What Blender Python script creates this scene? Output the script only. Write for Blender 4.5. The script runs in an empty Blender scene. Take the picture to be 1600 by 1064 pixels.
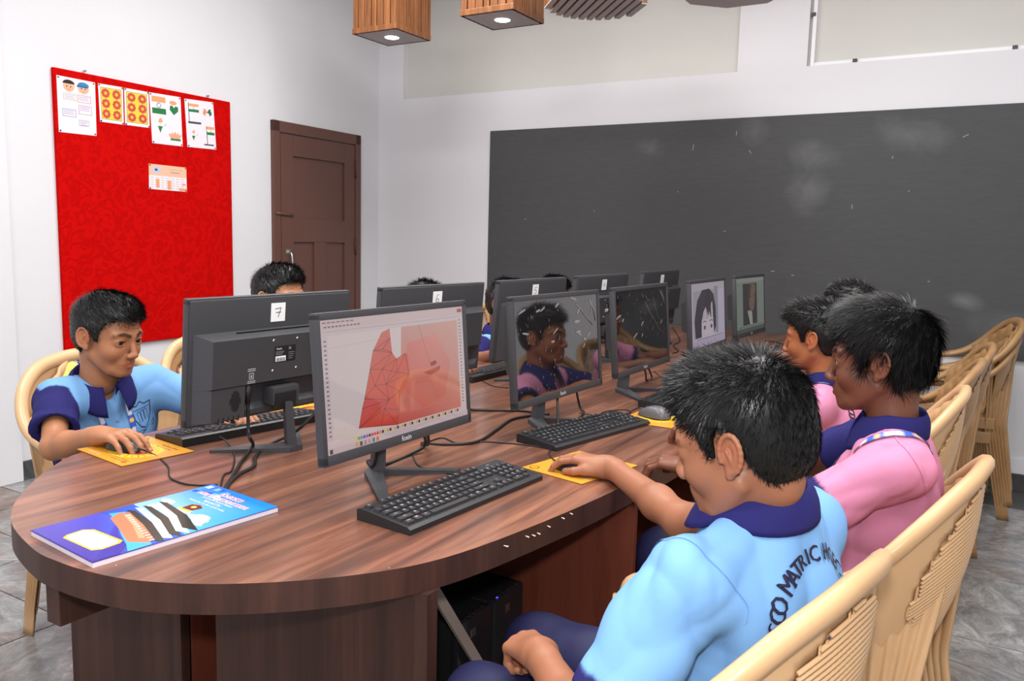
import bpy, bmesh, math, random
import numpy as np
from mathutils import Vector, Matrix
from mathutils.bvhtree import BVHTree
random.seed(7); RNG = np.random.default_rng(7)
PI = math.pi
scn = bpy.context.scene
COL = scn.collection

# ------------------------------------------------------------------ camera, light, exposure
CAM_H = 1.298
FPX = 1268.46                                  # focal length in pixels of the 1600 px frame
_p, _r, _y = math.radians(7.2086), math.radians(1.4444), math.radians(-30.6528)
C_F = Vector((math.sin(_y)*math.cos(_p), math.cos(_y)*math.cos(_p), -math.sin(_p)))
_rt = Vector((math.cos(_y), -math.sin(_y), 0)); _up = _rt.cross(C_F)
C_R = math.cos(_r)*_rt + math.sin(_r)*_up
C_U = -math.sin(_r)*_rt + math.cos(_r)*_up
C_O = Vector((0, 0, CAM_H))
cam_d = bpy.data.cameras.new('camera'); cam = bpy.data.objects.new('camera', cam_d); COL.objects.link(cam)
cam_d.sensor_width = 36.0; cam_d.lens = FPX*36.0/1600.0; cam_d.clip_start = 0.02
cam.matrix_world = Matrix(((C_R.x, C_U.x, -C_F.x, 0), (C_R.y, C_U.y, -C_F.y, 0), (C_R.z, C_U.z, -C_F.z, CAM_H), (0, 0, 0, 1)))
scn.camera = cam

def ray(u, v): return C_F + C_R*((u-800)/FPX) - C_U*((v-532)/FPX)
def at(u, v, s): return C_O + ray(u, v)*s          # pixel + depth
def onz(u, v, z): d = ray(u, v); return C_O + d*((z-CAM_H)/d.z)

w = bpy.data.worlds.new('room_air'); scn.world = w; w.use_nodes = True
w.node_tree.nodes['Background'].inputs[0].default_value = (.9, .95, 1, 1)
w.node_tree.nodes['Background'].inputs[1].default_value = 0.
scn.view_settings.view_transform = 'Standard'; scn.view_settings.look = 'None'
scn.view_settings.exposure = 0.12; scn.view_settings.gamma = 1.0; scn.view_settings.use_curve_mapping = False

def area(name, loc, size, power, col=(1, 1, 1), rot=(0, 0, 0)):
    d = bpy.data.lights.new(name, 'AREA'); d.shape = 'RECTANGLE'; d.size, d.size_y = size; d.energy = power; d.color = col
    o = bpy.data.objects.new(name, d); o.location = loc; o.rotation_euler = rot; COL.objects.link(o); return o
CEIL = 3.32
LIGHT_K = 1.12
for i, (lx, ly) in enumerate(((-2.2, 1.5), (-.2, 1.5), (-2.5, 3.2), (-.4, 3.0), (1.2, .2), (-1.6, -.4))):
    area('ceiling_lamp_offscreen', (lx, ly, CEIL-.05), (1.3, .5), 38*LIGHT_K, (1, .99, .98))
fl = bpy.data.lights.new('camera_flash_offscreen', 'AREA'); fl.shape = 'DISK'; fl.size = .07; fl.energy = 14.0
flo = bpy.data.objects.new('camera_flash_offscreen', fl); COL.objects.link(flo)
flo.matrix_world = cam.matrix_world.copy(); flo.location = C_O + C_U*.14 - C_F*.02

# ------------------------------------------------------------------ helpers
def lin(c):
    return tuple(((v/255)/12.92 if v/255 <= .04045 else ((v/255+.055)/1.055)**2.4) for v in c)
def rgba(c): return (*lin(c), 1)
MATS = {}
def mat(name, col=(200, 200, 200), rough=.5, metal=0., spec=.5, ior=1.45, bump=None, var=None, attr=False, emit=0., coat=0., coord='Object', scale=(1, 1, 1), sss=0.):
    """bump=(scale,strength[,detail]) var=(scale,amount 0..1,second colour)"""
    if name in MATS: return MATS[name]
    m = bpy.data.materials.new(name); m.use_nodes = True; nt = m.node_tree; N = nt.nodes; L = nt.links
    b = N['Principled BSDF']; b.inputs['Base Color'].default_value = rgba(col); b.inputs['Roughness'].default_value = rough
    b.inputs['Metallic'].default_value = metal; b.inputs['IOR'].default_value = ior
    b.inputs['Specular IOR Level'].default_value = spec; b.inputs['Coat Weight'].default_value = coat
    if coat: b.inputs['Coat Roughness'].default_value = .08
    if sss: b.inputs['Subsurface Weight'].default_value = sss; b.inputs['Subsurface Radius'].default_value = (.01, .004, .002)
    src = None
    if attr:
        a = N.new('ShaderNodeAttribute'); a.attribute_name = 'Col'; src = a.outputs['Color']
    if bump or var:
        tc = N.new('ShaderNodeTexCoord'); mp = N.new('ShaderNodeMapping'); mp.inputs['Scale'].default_value = scale
        L.new(tc.outputs[coord], mp.inputs['Vector'])
    if var:
        n = N.new('ShaderNodeTexNoise'); n.inputs['Scale'].default_value = var[0]; n.inputs['Detail'].default_value = 4
        L.new(mp.outputs[0], n.inputs['Vector'])
        r = N.new('ShaderNodeMapRange'); r.inputs[1].default_value = .35; r.inputs[2].default_value = .68; r.inputs[4].default_value = var[1]
        L.new(n.outputs['Fac'], r.inputs[0])
        mx = N.new('ShaderNodeMix'); mx.data_type = 'RGBA'; L.new(r.outputs[0], mx.inputs[0])
        if src: L.new(src, mx.inputs[6])
        else: mx.inputs[6].default_value = rgba(col)
        mx.inputs[7].default_value = rgba(var[2]); src = mx.outputs[2]
    if bump:
        n = N.new('ShaderNodeTexNoise'); n.inputs['Scale'].default_value = bump[0]; n.inputs['Detail'].default_value = bump[2] if len(bump) > 2 else 3
        L.new(mp.outputs[0], n.inputs['Vector'])
        bp = N.new('ShaderNodeBump'); bp.inputs['Strength'].default_value = bump[1]; bp.inputs['Distance'].default_value = .01
        L.new(n.outputs['Fac'], bp.inputs['Height']); L.new(bp.outputs[0], b.inputs['Normal'])
    if src:
        if emit:
            L.new(src, b.inputs['Emission Color']); b.inputs['Emission Strength'].default_value = emit
        else: L.new(src, b.inputs['Base Color'])
    elif emit:
        b.inputs['Emission Color'].default_value = rgba(col); b.inputs['Emission Strength'].default_value = emit
    MATS[name] = m; return m

def mesh(name, V, F, cols=None, smooth=True):
    me = bpy.data.meshes.new(name); me.from_pydata([tuple(map(float, v)) for v in V] if not isinstance(V, np.ndarray) else V.tolist(), [], F if not isinstance(F, np.ndarray) else F.tolist())
    if smooth is True: me.polygons.foreach_set('use_smooth', [True]*len(me.polygons))
    if cols is not None:
        a = me.color_attributes.new('Col', 'FLOAT_COLOR', 'POINT'); c = np.ones((len(me.vertices), 4), np.float32); c[:, :3] = np.asarray(cols)[:, :3]
        a.data.foreach_set('color', c.ravel())
    me.update(); return me
def ob(name, me, m, parent=None, loc=None, rot=None):
    if m is not None and not me.materials: me.materials.append(m)
    o = bpy.data.objects.new(name, me); COL.objects.link(o)
    if parent is not None: o.parent = parent
    if loc is not None: o.location = loc
    if rot is not None: o.rotation_euler = rot
    return o
def tag(o, label, cat, group=None):
    o['label'] = label; o['category'] = cat
    if group: o['group'] = group
    return o
def thing(name, label, cat, loc=(0, 0, 0), rz=0., group=None):
    o = bpy.data.objects.new(name, None); COL.objects.link(o); o.location = loc; o.rotation_euler = (0, 0, rz); o.empty_display_size = .1
    return tag(o, label, cat, group)
def struct(o): o['kind'] = 'structure'; return o
def copy_tree(o, parent=None):
    c = o.copy(); COL.objects.link(c); c.parent = parent
    for ch in o.children: copy_tree(ch, c)
    return c

class MB:
    """collects shapes into one mesh"""
    def __init__(s): s.V = []; s.F = []
    def add(s, V, F):
        b = len(s.V); s.V += [tuple(v) for v in V]; s.F += [tuple(i+b for i in f) for f in F]; return s
    def box(s, lo, hi, bev=0.):
        (x0, y0, z0), (x1, y1, z1) = lo, hi
        if bev <= 0:
            V = [(x, y, z) for z in (z0, z1) for y in (y0, y1) for x in (x0, x1)]
            return s.add(V, [(0, 2, 3, 1), (4, 5, 7, 6), (0, 1, 5, 4), (2, 6, 7, 3), (0, 4, 6, 2), (1, 3, 7, 5)])
        bm = bmesh.new(); bmesh.ops.create_cube(bm, size=1)
        for v in bm.verts: v.co = Vector(((x0+x1)/2+v.co.x*(x1-x0), (y0+y1)/2+v.co.y*(y1-y0), (z0+z1)/2+v.co.z*(z1-z0)))
        bmesh.ops.bevel(bm, geom=bm.edges[:], offset=bev, segments=2, affect='EDGES', profile=.6)
        return s.bm(bm)
    def bm(s, bm):
        bm.verts.index_update(); s.add([tuple(v.co) for v in bm.verts], [tuple(v.index for v in f.verts) for f in bm.faces]); bm.free(); return s
    def prism(s, pts, z0, z1, bev=0.):
        n = len(pts); bm = bmesh.new(); a = [bm.verts.new((p[0], p[1], z0)) for p in pts]; b = [bm.verts.new((p[0], p[1], z1)) for p in pts]
        bm.faces.new(a[::-1]); bm.faces.new(b)
        for i in range(n): bm.faces.new((a[i], a[(i+1) % n], b[(i+1) % n], b[i]))
        if bev:
            bm.edges.ensure_lookup_table(); g = [e for e in bm.edges if abs(e.verts[0].co.z-e.verts[1].co.z) < 1e-6]
            bmesh.ops.bevel(bm, geom=g, offset=bev, segments=2, affect='EDGES')
        bmesh.ops.recalc_face_normals(bm, faces=bm.faces[:]); return s.bm(bm)
    def tube(s, P, r, n=8, sq=1., caps=True, up=(0, 0, 1)):
        P = [Vector(p) for p in P]; k = len(P); R = r if isinstance(r, (list, tuple)) else [r]*k; b = len(s.V); u0 = Vector(up)
        nx = None
        for i, p in enumerate(P):
            t = (P[min(i+1, k-1)]-P[max(i-1, 0)]).normalized()
            if nx is None:
                nx = t.cross(u0)
                if nx.length < 1e-3: nx = t.cross(Vector((1, 0, 0)))
            nx = (nx - t*nx.dot(t)).normalized(); ny = t.cross(nx)
            for j in range(n):
                a = 2*PI*j/n; s.V.append(tuple(p + nx*(math.cos(a)*R[i]) + ny*(math.sin(a)*R[i]*sq)))
        for i in range(k-1):
            for j in range(n):
                s.F.append((b+i*n+j, b+i*n+(j+1) % n, b+(i+1)*n+(j+1) % n, b+(i+1)*n+j))
        if caps: s.F.append(tuple(b+j for j in range(n))[::-1]); s.F.append(tuple(b+(k-1)*n+j for j in range(n)))
        return s
    def lathe(s, prof, n=24, c=(0, 0, 0)):
        b = len(s.V); k = len(prof)
        for r, z in prof:
            for j in range(n): s.V.append((c[0]+r*math.cos(2*PI*j/n), c[1]+r*math.sin(2*PI*j/n), c[2]+z))
        for i in range(k-1):
            for j in range(n): s.F.append((b+i*n+j, b+i*n+(j+1) % n, b+(i+1)*n+(j+1) % n, b+(i+1)*n+j))
        return s
    def grid(s, fn, nu, nv, keep=None):
        b = len(s.V)
        for i in range(nu+1):
            for j in range(nv+1): s.V.append(tuple(fn(i/nu, j/nv)))
        for i in range(nu):
            for j in range(nv):
                if keep is None or keep((i+.5)/nu, (j+.5)/nv):
                    a = b+i*(nv+1)+j; s.F.append((a, a+nv+1, a+nv+2, a+1))
        return s
    def build(s, name, m, parent=None, smooth=False, angle=None, loc=None, rot=None, solid=0.):
        me = mesh(name, s.V, s.F, smooth=bool(smooth or angle))
        if solid:
            bm = bmesh.new(); bm.from_mesh(me); bmesh.ops.recalc_face_normals(bm, faces=bm.faces[:]); bmesh.ops.solidify(bm, geom=bm.faces[:], thickness=solid); bm.to_mesh(me); bm.free()
            me.polygons.foreach_set('use_smooth', [bool(smooth or angle)]*len(me.polygons))
        if angle: me.set_sharp_from_angle(angle=math.radians(angle))
        return ob(name, me, m, parent, loc, rot)
def catmull(P, n=6, closed=False):
    P = [Vector(p) for p in P]; out = []; k = len(P)
    for i in range(k if closed else k-1):
        g = (lambda j: P[j % k]) if closed else (lambda j: P[min(max(j, 0), k-1)])
        a, b, c, d = g(i-1), g(i), g(i+1), g(i+2)
        for j in range(n):
            t = j/n; out.append(.5*((2*b)+(c-a)*t+(2*a-5*b+4*c-d)*t*t+(3*b-a-3*c+d)*t**3))
    if not closed: out.append(P[-1])
    return out

_TXT = {}
def text_geo(t, size=1., sx=1.):
    """triangulated text outline (u right, v up), centred on its width, baseline 0"""
    if t not in _TXT:
        cu = bpy.data.curves.new('lettering', 'FONT'); cu.body = t; cu.align_x = 'CENTER'; cu.resolution_u = 2; cu.fill_mode = 'FRONT'
        o = bpy.data.objects.new('lettering', cu); COL.objects.link(o); dg = bpy.context.evaluated_depsgraph_get(); me = o.evaluated_get(dg).to_mesh()
        _TXT[t] = ([(v.co.x, v.co.y) for v in me.vertices], [tuple(p.vertices) for p in me.polygons])
        o.evaluated_get(dg).to_mesh_clear(); bpy.data.objects.remove(o); bpy.data.curves.remove(cu)
    V, F = _TXT[t]; return [(x*size*sx, y*size) for x, y in V], F
class Print:
    """flat colour print: polygons and lettering in a plane, later ones on top"""
    def __init__(s, dz=.00012): s.V = []; s.F = []; s.C = []; s.w = 0.; s.dz = dz
    def _put(s, P, F, col):
        b = len(s.V); s.w += s.dz; c = lin(col); s.V += [(p[0], p[1], s.w) for p in P]; s.F += [tuple(i+b for i in f) for f in F]; s.C += [c]*len(P); return s
    def poly(s, P, col): return s._put(P, [tuple(range(len(P)))], col)
    def rect(s, x0, y0, x1, y1, col): return s.poly([(x0, y0), (x1, y0), (x1, y1), (x0, y1)], col)
    def ell(s, x, y, rx, ry, col, a0=0, a1=2*PI, n=20, rot=0):
        P = [(rx*math.cos(a0+(a1-a0)*i/n), ry*math.sin(a0+(a1-a0)*i/n)) for i in range(n + (0 if a1-a0 > 6.2 else 1))]
        return s.poly([(x+p*math.cos(rot)-q*math.sin(rot), y+p*math.sin(rot)+q*math.cos(rot)) for p, q in P], col)
    def line(s, P, wd, col, closed=False):
        P = [Vector((p[0], p[1])) for p in P]
        if closed: P = P+[P[0]]
        V = []; F = []
        for i in range(len(P)-1):
            d = (P[i+1]-P[i]);
            if d.length < 1e-9: continue
            d.normalize(); n = Vector((-d.y, d.x))*wd/2; e = d*wd*.3; b = len(V)
            V += [P[i]-e-n, P[i+1]+e-n, P[i+1]+e+n, P[i]-e+n]; F.append((b, b+1, b+2, b+3))
        return s._put(V, F, col)
    def ring(s, x, y, rx, ry, wd, col, n=24): return s.line([(x+rx*math.cos(2*PI*i/n), y+ry*math.sin(2*PI*i/n)) for i in range(n)], wd, col, True)
    def text(s, t, x, y, size, col, rot=0., sx=1.):
        V, F = text_geo(t, size, sx); c, q = math.cos(rot), math.sin(rot)
        return s._put([(x+a*c-b*q, y+a*q+b*c) for a, b in V], F, col)
    def build(s, name, m, parent, mp):
        return ob(name, mesh(name, [mp(*v) for v in s.V], s.F, s.C, smooth=False), m, parent)
M_PRINT = mat('printed_ink', attr=True, rough=.45, spec=.3)
M_GLOSSPRINT = mat('glossy_print', attr=True, rough=.22, spec=.5)

# ------------------------------------------------------------------ materials of the place
def nodes(name, rough=.5, spec=.5):
    m = bpy.data.materials.new(name); m.use_nodes = True; N = m.node_tree.nodes; b = N['Principled BSDF']
    b.inputs['Roughness'].default_value = rough; b.inputs['Specular IOR Level'].default_value = spec
    return m, N, m.node_tree.links, b
def ramp(N, stops):
    r = N.new('ShaderNodeValToRGB'); e = r.color_ramp.elements
    while len(e) < len(stops): e.new(.5)
    for k, (p, c) in enumerate(stops): e[k].position = p; e[k].color = rgba(c)
    return r
def wood(name, scale, stops, rough=.32, fine=(1, 1, 1), spec=.5, coat=0.):
    m, N, L, b = nodes(name, rough, spec)
    tc = N.new('ShaderNodeTexCoord'); mp = N.new('ShaderNodeMapping'); mp.inputs['Scale'].default_value = scale; L.new(tc.outputs['Object'], mp.inputs[0])
    n1 = N.new('ShaderNodeTexNoise'); n1.inputs['Scale'].default_value = 3.; n1.inputs['Detail'].default_value = 7; n1.inputs['Roughness'].default_value = .62; n1.inputs['Distortion'].default_value = .5
    L.new(mp.outputs[0], n1.inputs['Vector']); r = ramp(N, stops); L.new(n1.outputs['Fac'], r.inputs[0])
    n2 = N.new('ShaderNodeTexNoise'); n2.inputs['Scale'].default_value = 26.; n2.inputs['Detail'].default_value = 3; L.new(mp.outputs[0], n2.inputs['Vector'])
    mr = N.new('ShaderNodeMapRange'); mr.inputs[3].default_value = .72; mr.inputs[4].default_value = 1.18; L.new(n2.outputs['Fac'], mr.inputs[0])
    mx = N.new('ShaderNodeMix'); mx.data_type = 'RGBA'; mx.blend_type = 'MULTIPLY'; mx.inputs[0].default_value = 1; L.new(r.outputs[0], mx.inputs[6]); L.new(mr.outputs[0], mx.inputs[7])
    L.new(mx.outputs[2], b.inputs['Base Color'])
    n3 = N.new('ShaderNodeTexNoise'); n3.inputs['Scale'].default_value = 1.7; n3.inputs['Detail'].default_value = 5; L.new(tc.outputs['Object'], n3.inputs['Vector'])
    m3 = N.new('ShaderNodeMapRange'); m3.inputs[3].default_value = rough*.75; m3.inputs[4].default_value = rough*1.35; L.new(n3.outputs['Fac'], m3.inputs[0]); L.new(m3.outputs[0], b.inputs['Roughness'])
    if coat: b.inputs['Coat Weight'].default_value = coat; b.inputs['Coat Roughness'].default_value = .12
    return m
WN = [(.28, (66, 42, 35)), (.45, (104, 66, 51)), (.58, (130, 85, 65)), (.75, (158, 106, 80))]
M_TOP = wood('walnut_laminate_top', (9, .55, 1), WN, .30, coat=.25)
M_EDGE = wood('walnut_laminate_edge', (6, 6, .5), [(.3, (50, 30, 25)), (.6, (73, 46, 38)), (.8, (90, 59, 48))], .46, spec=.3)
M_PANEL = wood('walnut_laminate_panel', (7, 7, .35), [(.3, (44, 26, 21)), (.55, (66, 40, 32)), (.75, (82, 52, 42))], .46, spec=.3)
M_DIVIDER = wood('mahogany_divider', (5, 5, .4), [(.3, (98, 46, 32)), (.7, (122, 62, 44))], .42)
M_LAMPWOOD = wood('varnished_teak', (8, 8, .6), [(.3, (92, 54, 28)), (.55, (140, 88, 50)), (.75, (170, 112, 68))], .35)
M_WALL = mat('white_emulsion', (226, 226, 229), .75, spec=.25, bump=(60, .05), var=(1.3, .35, (215, 215, 219)))
M_CEIL = mat('ceiling_white', (235, 235, 235), .8)
M_RECESS = mat('beige_grey_board', (208, 207, 201), .6, var=(2, .4, (200, 199, 194)))
M_TRIM = mat('white_gloss_trim', (236, 237, 240), .45)
def granite(name, stops, rough=.2):
    m, N, L, b = nodes(name, rough)
    tc = N.new('ShaderNodeTexCoord'); oi = N.new('ShaderNodeObjectInfo')
    ad = N.new('ShaderNodeVectorMath'); ad.operation = 'ADD'; L.new(tc.outputs['Object'], ad.inputs[0])
    sc = N.new('ShaderNodeVectorMath'); sc.operation = 'SCALE'; sc.inputs[3].default_value = 37.; L.new(oi.outputs['Random'], sc.inputs[0])
    cx = N.new('ShaderNodeCombineXYZ'); L.new(oi.outputs['Random'], cx.inputs[0]); L.new(oi.outputs['Random'], cx.inputs[1]); L.new(cx.outputs[0], sc.inputs[0]); L.new(sc.outputs[0], ad.inputs[1])
    vr = N.new('ShaderNodeVectorRotate'); vr.rotation_type = 'Z_AXIS'; ma = N.new('ShaderNodeMath'); ma.operation = 'MULTIPLY'; ma.inputs[1].default_value = 41.; L.new(oi.outputs['Random'], ma.inputs[0]); L.new(ma.outputs[0], vr.inputs['Angle']); L.new(ad.outputs[0], vr.inputs['Vector'])
    mp = N.new('ShaderNodeMapping'); mp.inputs['Scale'].default_value = (1.3, 2.3, 2); L.new(vr.outputs[0], mp.inputs[0])
    n = N.new('ShaderNodeTexNoise'); n.inputs['Scale'].default_value = 5.; n.inputs['Detail'].default_value = 12; n.inputs['Roughness'].default_value = .8; n.inputs['Distortion'].default_value = .9; L.new(mp.outputs[0], n.inputs['Vector'])
    r = ramp(N, stops); L.new(n.outputs['Fac'], r.inputs[0])
    n2 = N.new('ShaderNodeTexNoise'); n2.inputs['Scale'].default_value = 2.; n2.inputs['Detail'].default_value = 3; L.new(ad.outputs[0], n2.inputs['Vector'])
    mr = N.new('ShaderNodeMapRange'); mr.inputs[1].default_value = .52; mr.inputs[2].default_value = .66; L.new(n2.outputs['Fac'], mr.inputs[0])
    mx = N.new('ShaderNodeMix'); mx.data_type = 'RGBA'; mx.blend_type = 'MULTIPLY'; mx.inputs[7].default_value = (*lin((214, 178, 158)), 1); L.new(mr.outputs[0], mx.inputs[0]); L.new(r.outputs[0], mx.inputs[6])
    L.new(mx.outputs[2], b.inputs['Base Color']); return m
M_TILE = granite('polished_granite', [(.3, (80, 80, 82)), (.46, (128, 128, 129)), (.56, (156, 155, 154)), (.72, (206, 205, 204))], .22)
M_SKIRT = granite('dark_granite', [(.3, (44, 45, 48)), (.55, (80, 82, 85)), (.75, (140, 140, 142))], .3)
M_GROUT = mat('pale_grout', (128, 122, 116), .8)

# ------------------------------------------------------------------ room shell
XC, YC, LA = -4.293, 5.096, math.radians(1.6333)
XR, YF = 2.7, -1.7
def lw(y, z=0., off=0.):                          # point on the left wall at world y
    t = (y-YC)/math.cos(LA)
    return Vector((XC - math.sin(LA)*t*1.0 + math.cos(LA)*off, YC + math.cos(LA)*t + math.sin(LA)*off, z))
fl_ = struct(MB().box((-4.7, YF, -.08), (XR, YC+.2, -.004)).build('floor', M_GROUT))
TS = .63
tile_me = mesh('tile', *(lambda m: (m.V, m.F))(MB().box((0, 0, -.03), (TS-.006, TS-.006, 0), .001)), smooth=False); tile_me.materials.append(M_TILE)
nc = 0
for i in range(-8, 5):
    x0 = -.039 + i*TS
    y0 = 3.02 if i >= 0 else 2.72
    if i < 0 and i % 2 == 0: y0 = 3.02
    if i > 0 and i % 2 == 1: y0 = 2.72
    for j in range(-9, 5):
        ya = y0 + j*TS; yb = ya+TS
        if yb > 4.735+.02 and ya > 4.70 or yb < YF+.1: continue
        o = ob('tile', tile_me, None, fl_, (x0, ya, 0)); 
        if yb > 4.735: o.scale = (1, (4.731-ya)/(TS-.006), 1)
        if ya < YF: o.location.y = YF; o.scale = (1, (yb-YF)/TS, 1)
        if x0+TS > XR: o.scale.x = max(.05, (XR-x0)/TS)
st_me = mesh('border_tile', *(lambda m: (m.V, m.F))(MB().box((0, 0, -.03), (1.256, .35, 0), .0015)), smooth=False); st_me.materials.append(M_SKIRT)
for i in range(-4, 3): 
    o = ob('border_tile', st_me, None, fl_, (-.039+i*1.26, 4.737, 0))
    if i == 2: o.scale.x = .17
struct(MB().box((-4.7, YF-.1, CEIL), (XR+.1, YC+.3, CEIL+.1)).build('ceiling', M_CEIL))
wl = struct(MB().box((-.12, -7.2, 0), (0, .0, CEIL)).build('wall_left', M_WALL, loc=(XC, YC, 0), rot=(0, 0, LA)))
MB().box((-.02, -7.0, 0), (.028, -2.90, CEIL), .004).build('pilaster', M_WALL, wl)
wb = MB(); ZR = 2.338
wb.box((-4.6, YC, 0), (XR, YC+.2, ZR)); wb.box((-4.6, YC, ZR), (-4.05, YC+.2, CEIL)); wb.box((-1.469, YC, ZR), (-1.062, YC+.2, CEIL)); wb.box((1.9, YC, ZR), (XR, YC+.2, CEIL))
wb = struct(wb.build('wall_back', M_WALL))
MB().box((-4.06, YC+.055, ZR-.01), (-1.46, YC+.15, CEIL)).build('recess_board', M_RECESS, wb)
MB().box((-1.07, YC+.04, ZR-.01), (1.91, YC+.15, CEIL)).build('recess_board', M_RECESS, wb)
MB().box((-1.046, YC+.012, ZR), (-1.024, YC+.05, CEIL), .003).build('recess_frame', M_TRIM, wb)
MB().box((-1.03, YC+.02, ZR), (1.9, YC+.05, ZR+.022), .003).build('recess_frame', M_TRIM, wb)
for px, pz in ((-1.043, 2.63), (-.80, ZR+.012), (-.02, ZR+.012)): MB().box((px-.012, YC+.005, pz-.01), (px+.012, YC+.03, pz+.01), .002).build('clip', mat('dark_clip', (70, 70, 66), .5), wb)
struct(MB().box((XR, YF, 0), (XR+.1, YC+.2, CEIL)).build('wall_right', M_WALL))
struct(MB().box((-4.7, YF-.1, 0), (XR, YF, CEIL)).build('wall_front', M_WALL))
struct(MB().box((0, -7., 0), (.016, 0, .099), .003).build('baseboard_left', M_SKIRT, loc=(XC, YC, 0), rot=(0, 0, LA)))
struct(MB().box((-4.28, YC-.016, 0), (XR, YC, .099), .003).build('baseboard_back', M_SKIRT))
struct(MB().box((-4.28, YC-.012, .099), (XR, YC, .184), .003).build('trim_1', M_TRIM))

# door on the left wall
M_DOOR = mat('brown_enamel', (100, 67, 57), .42, bump=(90, .06), var=(3, .3, (92, 60, 51)))
M_DOORG = mat('dark_brown_metal', (74, 44, 36), .5)
dr = struct(thing('door_1', '', '', lw(3.944), LA)); del dr['label']; del dr['category']
DW, DH, fwd = .902, 2.042, .06
for a, b in (((0, 0, 0), (.03, fwd, DH)), ((0, DW-fwd, 0), (.03, DW, DH)), ((0, 0, DH-fwd*1.25), (.03, DW, DH))): MB().box(a, b, .004).build('door_frame', M_DOOR, dr)
leaf = MB().box((0, fwd+.004, 0), (.012, DW-fwd-.004, DH-fwd*1.25-.004)).build('door_leaf', M_DOOR, dr)
y0, y1 = fwd+.008, DW-fwd-.008; yi0, yi1 = y0+.115, y1-.115; ym = (y0+y1)/2; zt = DH-fwd*1.25-.008
for a, b in (((y0, 0), (yi0, zt)), ((yi1, 0), (y1, zt)), ((yi0, zt-.14), (yi1, zt)), ((yi0, 1.23), (yi1, 1.39)), ((yi0, 0), (yi1, .2)), ((ym-.06, .2), (ym+.06, 1.23))):
    MB().box((.012, a[0], a[1]), (.026, b[0], b[1]), .003).build('door_rail', M_DOOR, leaf)
M_STEEL = mat('brushed_steel', (190, 190, 190), .3, metal=1.)
h = MB().tube(catmull([(.026, .125, 1.0), (.06, .125, 1.01), (.07, .125, 1.07), (.06, .125, 1.15), (.026, .125, 1.16)], 4), .008).build('door_handle', M_STEEL, dr, smooth=True)
MB().box((.024, .105, .985), (.03, .145, 1.012), .002).build('handle_plate', M_STEEL, h); MB().box((.024, .105, 1.148), (.03, .145, 1.18), .002).build('handle_plate', M_STEEL, h)
MB().tube([(.034, .01, 1.425), (.034, .17, 1.415)], .009).build('tower_bolt', M_DOOR, dr, smooth=True)
for z in (.55, 1.14, 1.72): MB().tube([(.03, DW-fwd-.004, z), (.03, DW-fwd-.004, z+.13)], .008).build('hinge', M_DOORG, dr, smooth=True)

# blackboard
def board_mat():
    m, N, L, b = nodes('chalkboard_paint', .62, .3)
    tc = N.new('ShaderNodeTexCoord'); mp = N.new('ShaderNodeMapping'); mp.inputs['Scale'].default_value = (1.5, 1, 9); L.new(tc.outputs['Object'], mp.inputs[0])
    n = N.new('ShaderNodeTexNoise'); n.inputs['Scale'].default_value = 8; n.inputs['Detail'].default_value = 8; n.inputs['Roughness'].default_value = .75; L.new(mp.outputs[0], n.inputs['Vector'])
    r = ramp(N, [(.25, (68, 69, 70)), (.75, (78, 79, 80))]); L.new(n.outputs['Fac'], r.inputs[0]); cur = r.outputs[0]
    nz = N.new('ShaderNodeTexNoise'); nz.inputs['Scale'].default_value = 5; nz.inputs['Detail'].default_value = 8; nz.inputs['Distortion'].default_value = 1.2; L.new(tc.outputs['Object'], nz.inputs['Vector'])
    for (px, py), rx, rz, k in (((1272, 243), .14, .09, .36), ((1262, 300), .12, .15, .3), ((1425, 210), .22, .10, .3), ((1507, 470), .10, .05, .5), ((1180, 205), .1, .09, .25), ((1590, 520), .25, .1, .25), ((1020, 235), .12, .08, .2)):
        d = ray(px, py); P = C_O + d*(YC/d.y)
        q = N.new('ShaderNodeMapping'); q.vector_type = 'TEXTURE'; q.inputs['Location'].default_value = (P.x, YC, P.z); q.inputs['Scale'].default_value = (rx*1.5, .3, rz*1.5); q.inputs['Rotation'].default_value = (0, .25, 0); L.new(tc.outputs['Object'], q.inputs[0])
        g = N.new('ShaderNodeTexGradient'); g.gradient_type = 'SPHERICAL'; L.new(q.outputs[0], g.inputs[0])
        a = N.new('ShaderNodeMath'); a.operation = 'MULTIPLY'; L.new(g.outputs['Fac'], a.inputs[0]); L.new(nz.outputs['Fac'], a.inputs[1])
        c = N.new('ShaderNodeMapRange'); c.inputs[1].default_value = .12; c.inputs[2].default_value = .5; c.inputs[4].default_value = k; L.new(a.outputs[0], c.inputs[0])
        mx = N.new('ShaderNodeMix'); mx.data_type = 'RGBA'; L.new(c.outputs[0], mx.inputs[0]); L.new(cur, mx.inputs[6]); mx.inputs[7].default_value = rgba((134, 135, 138)); cur = mx.outputs[2]
    L.new(cur, b.inputs['Base Color']); return m
bb = thing('blackboard', 'wide matt black chalkboard with chalk smudges mounted on the white back wall', 'blackboard')
MB().box((-3.235, YC-.022, .712), (.46, YC-.0005, 2.06), .003).build('board_surface', board_mat(), bb)
pr = Print()
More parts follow.
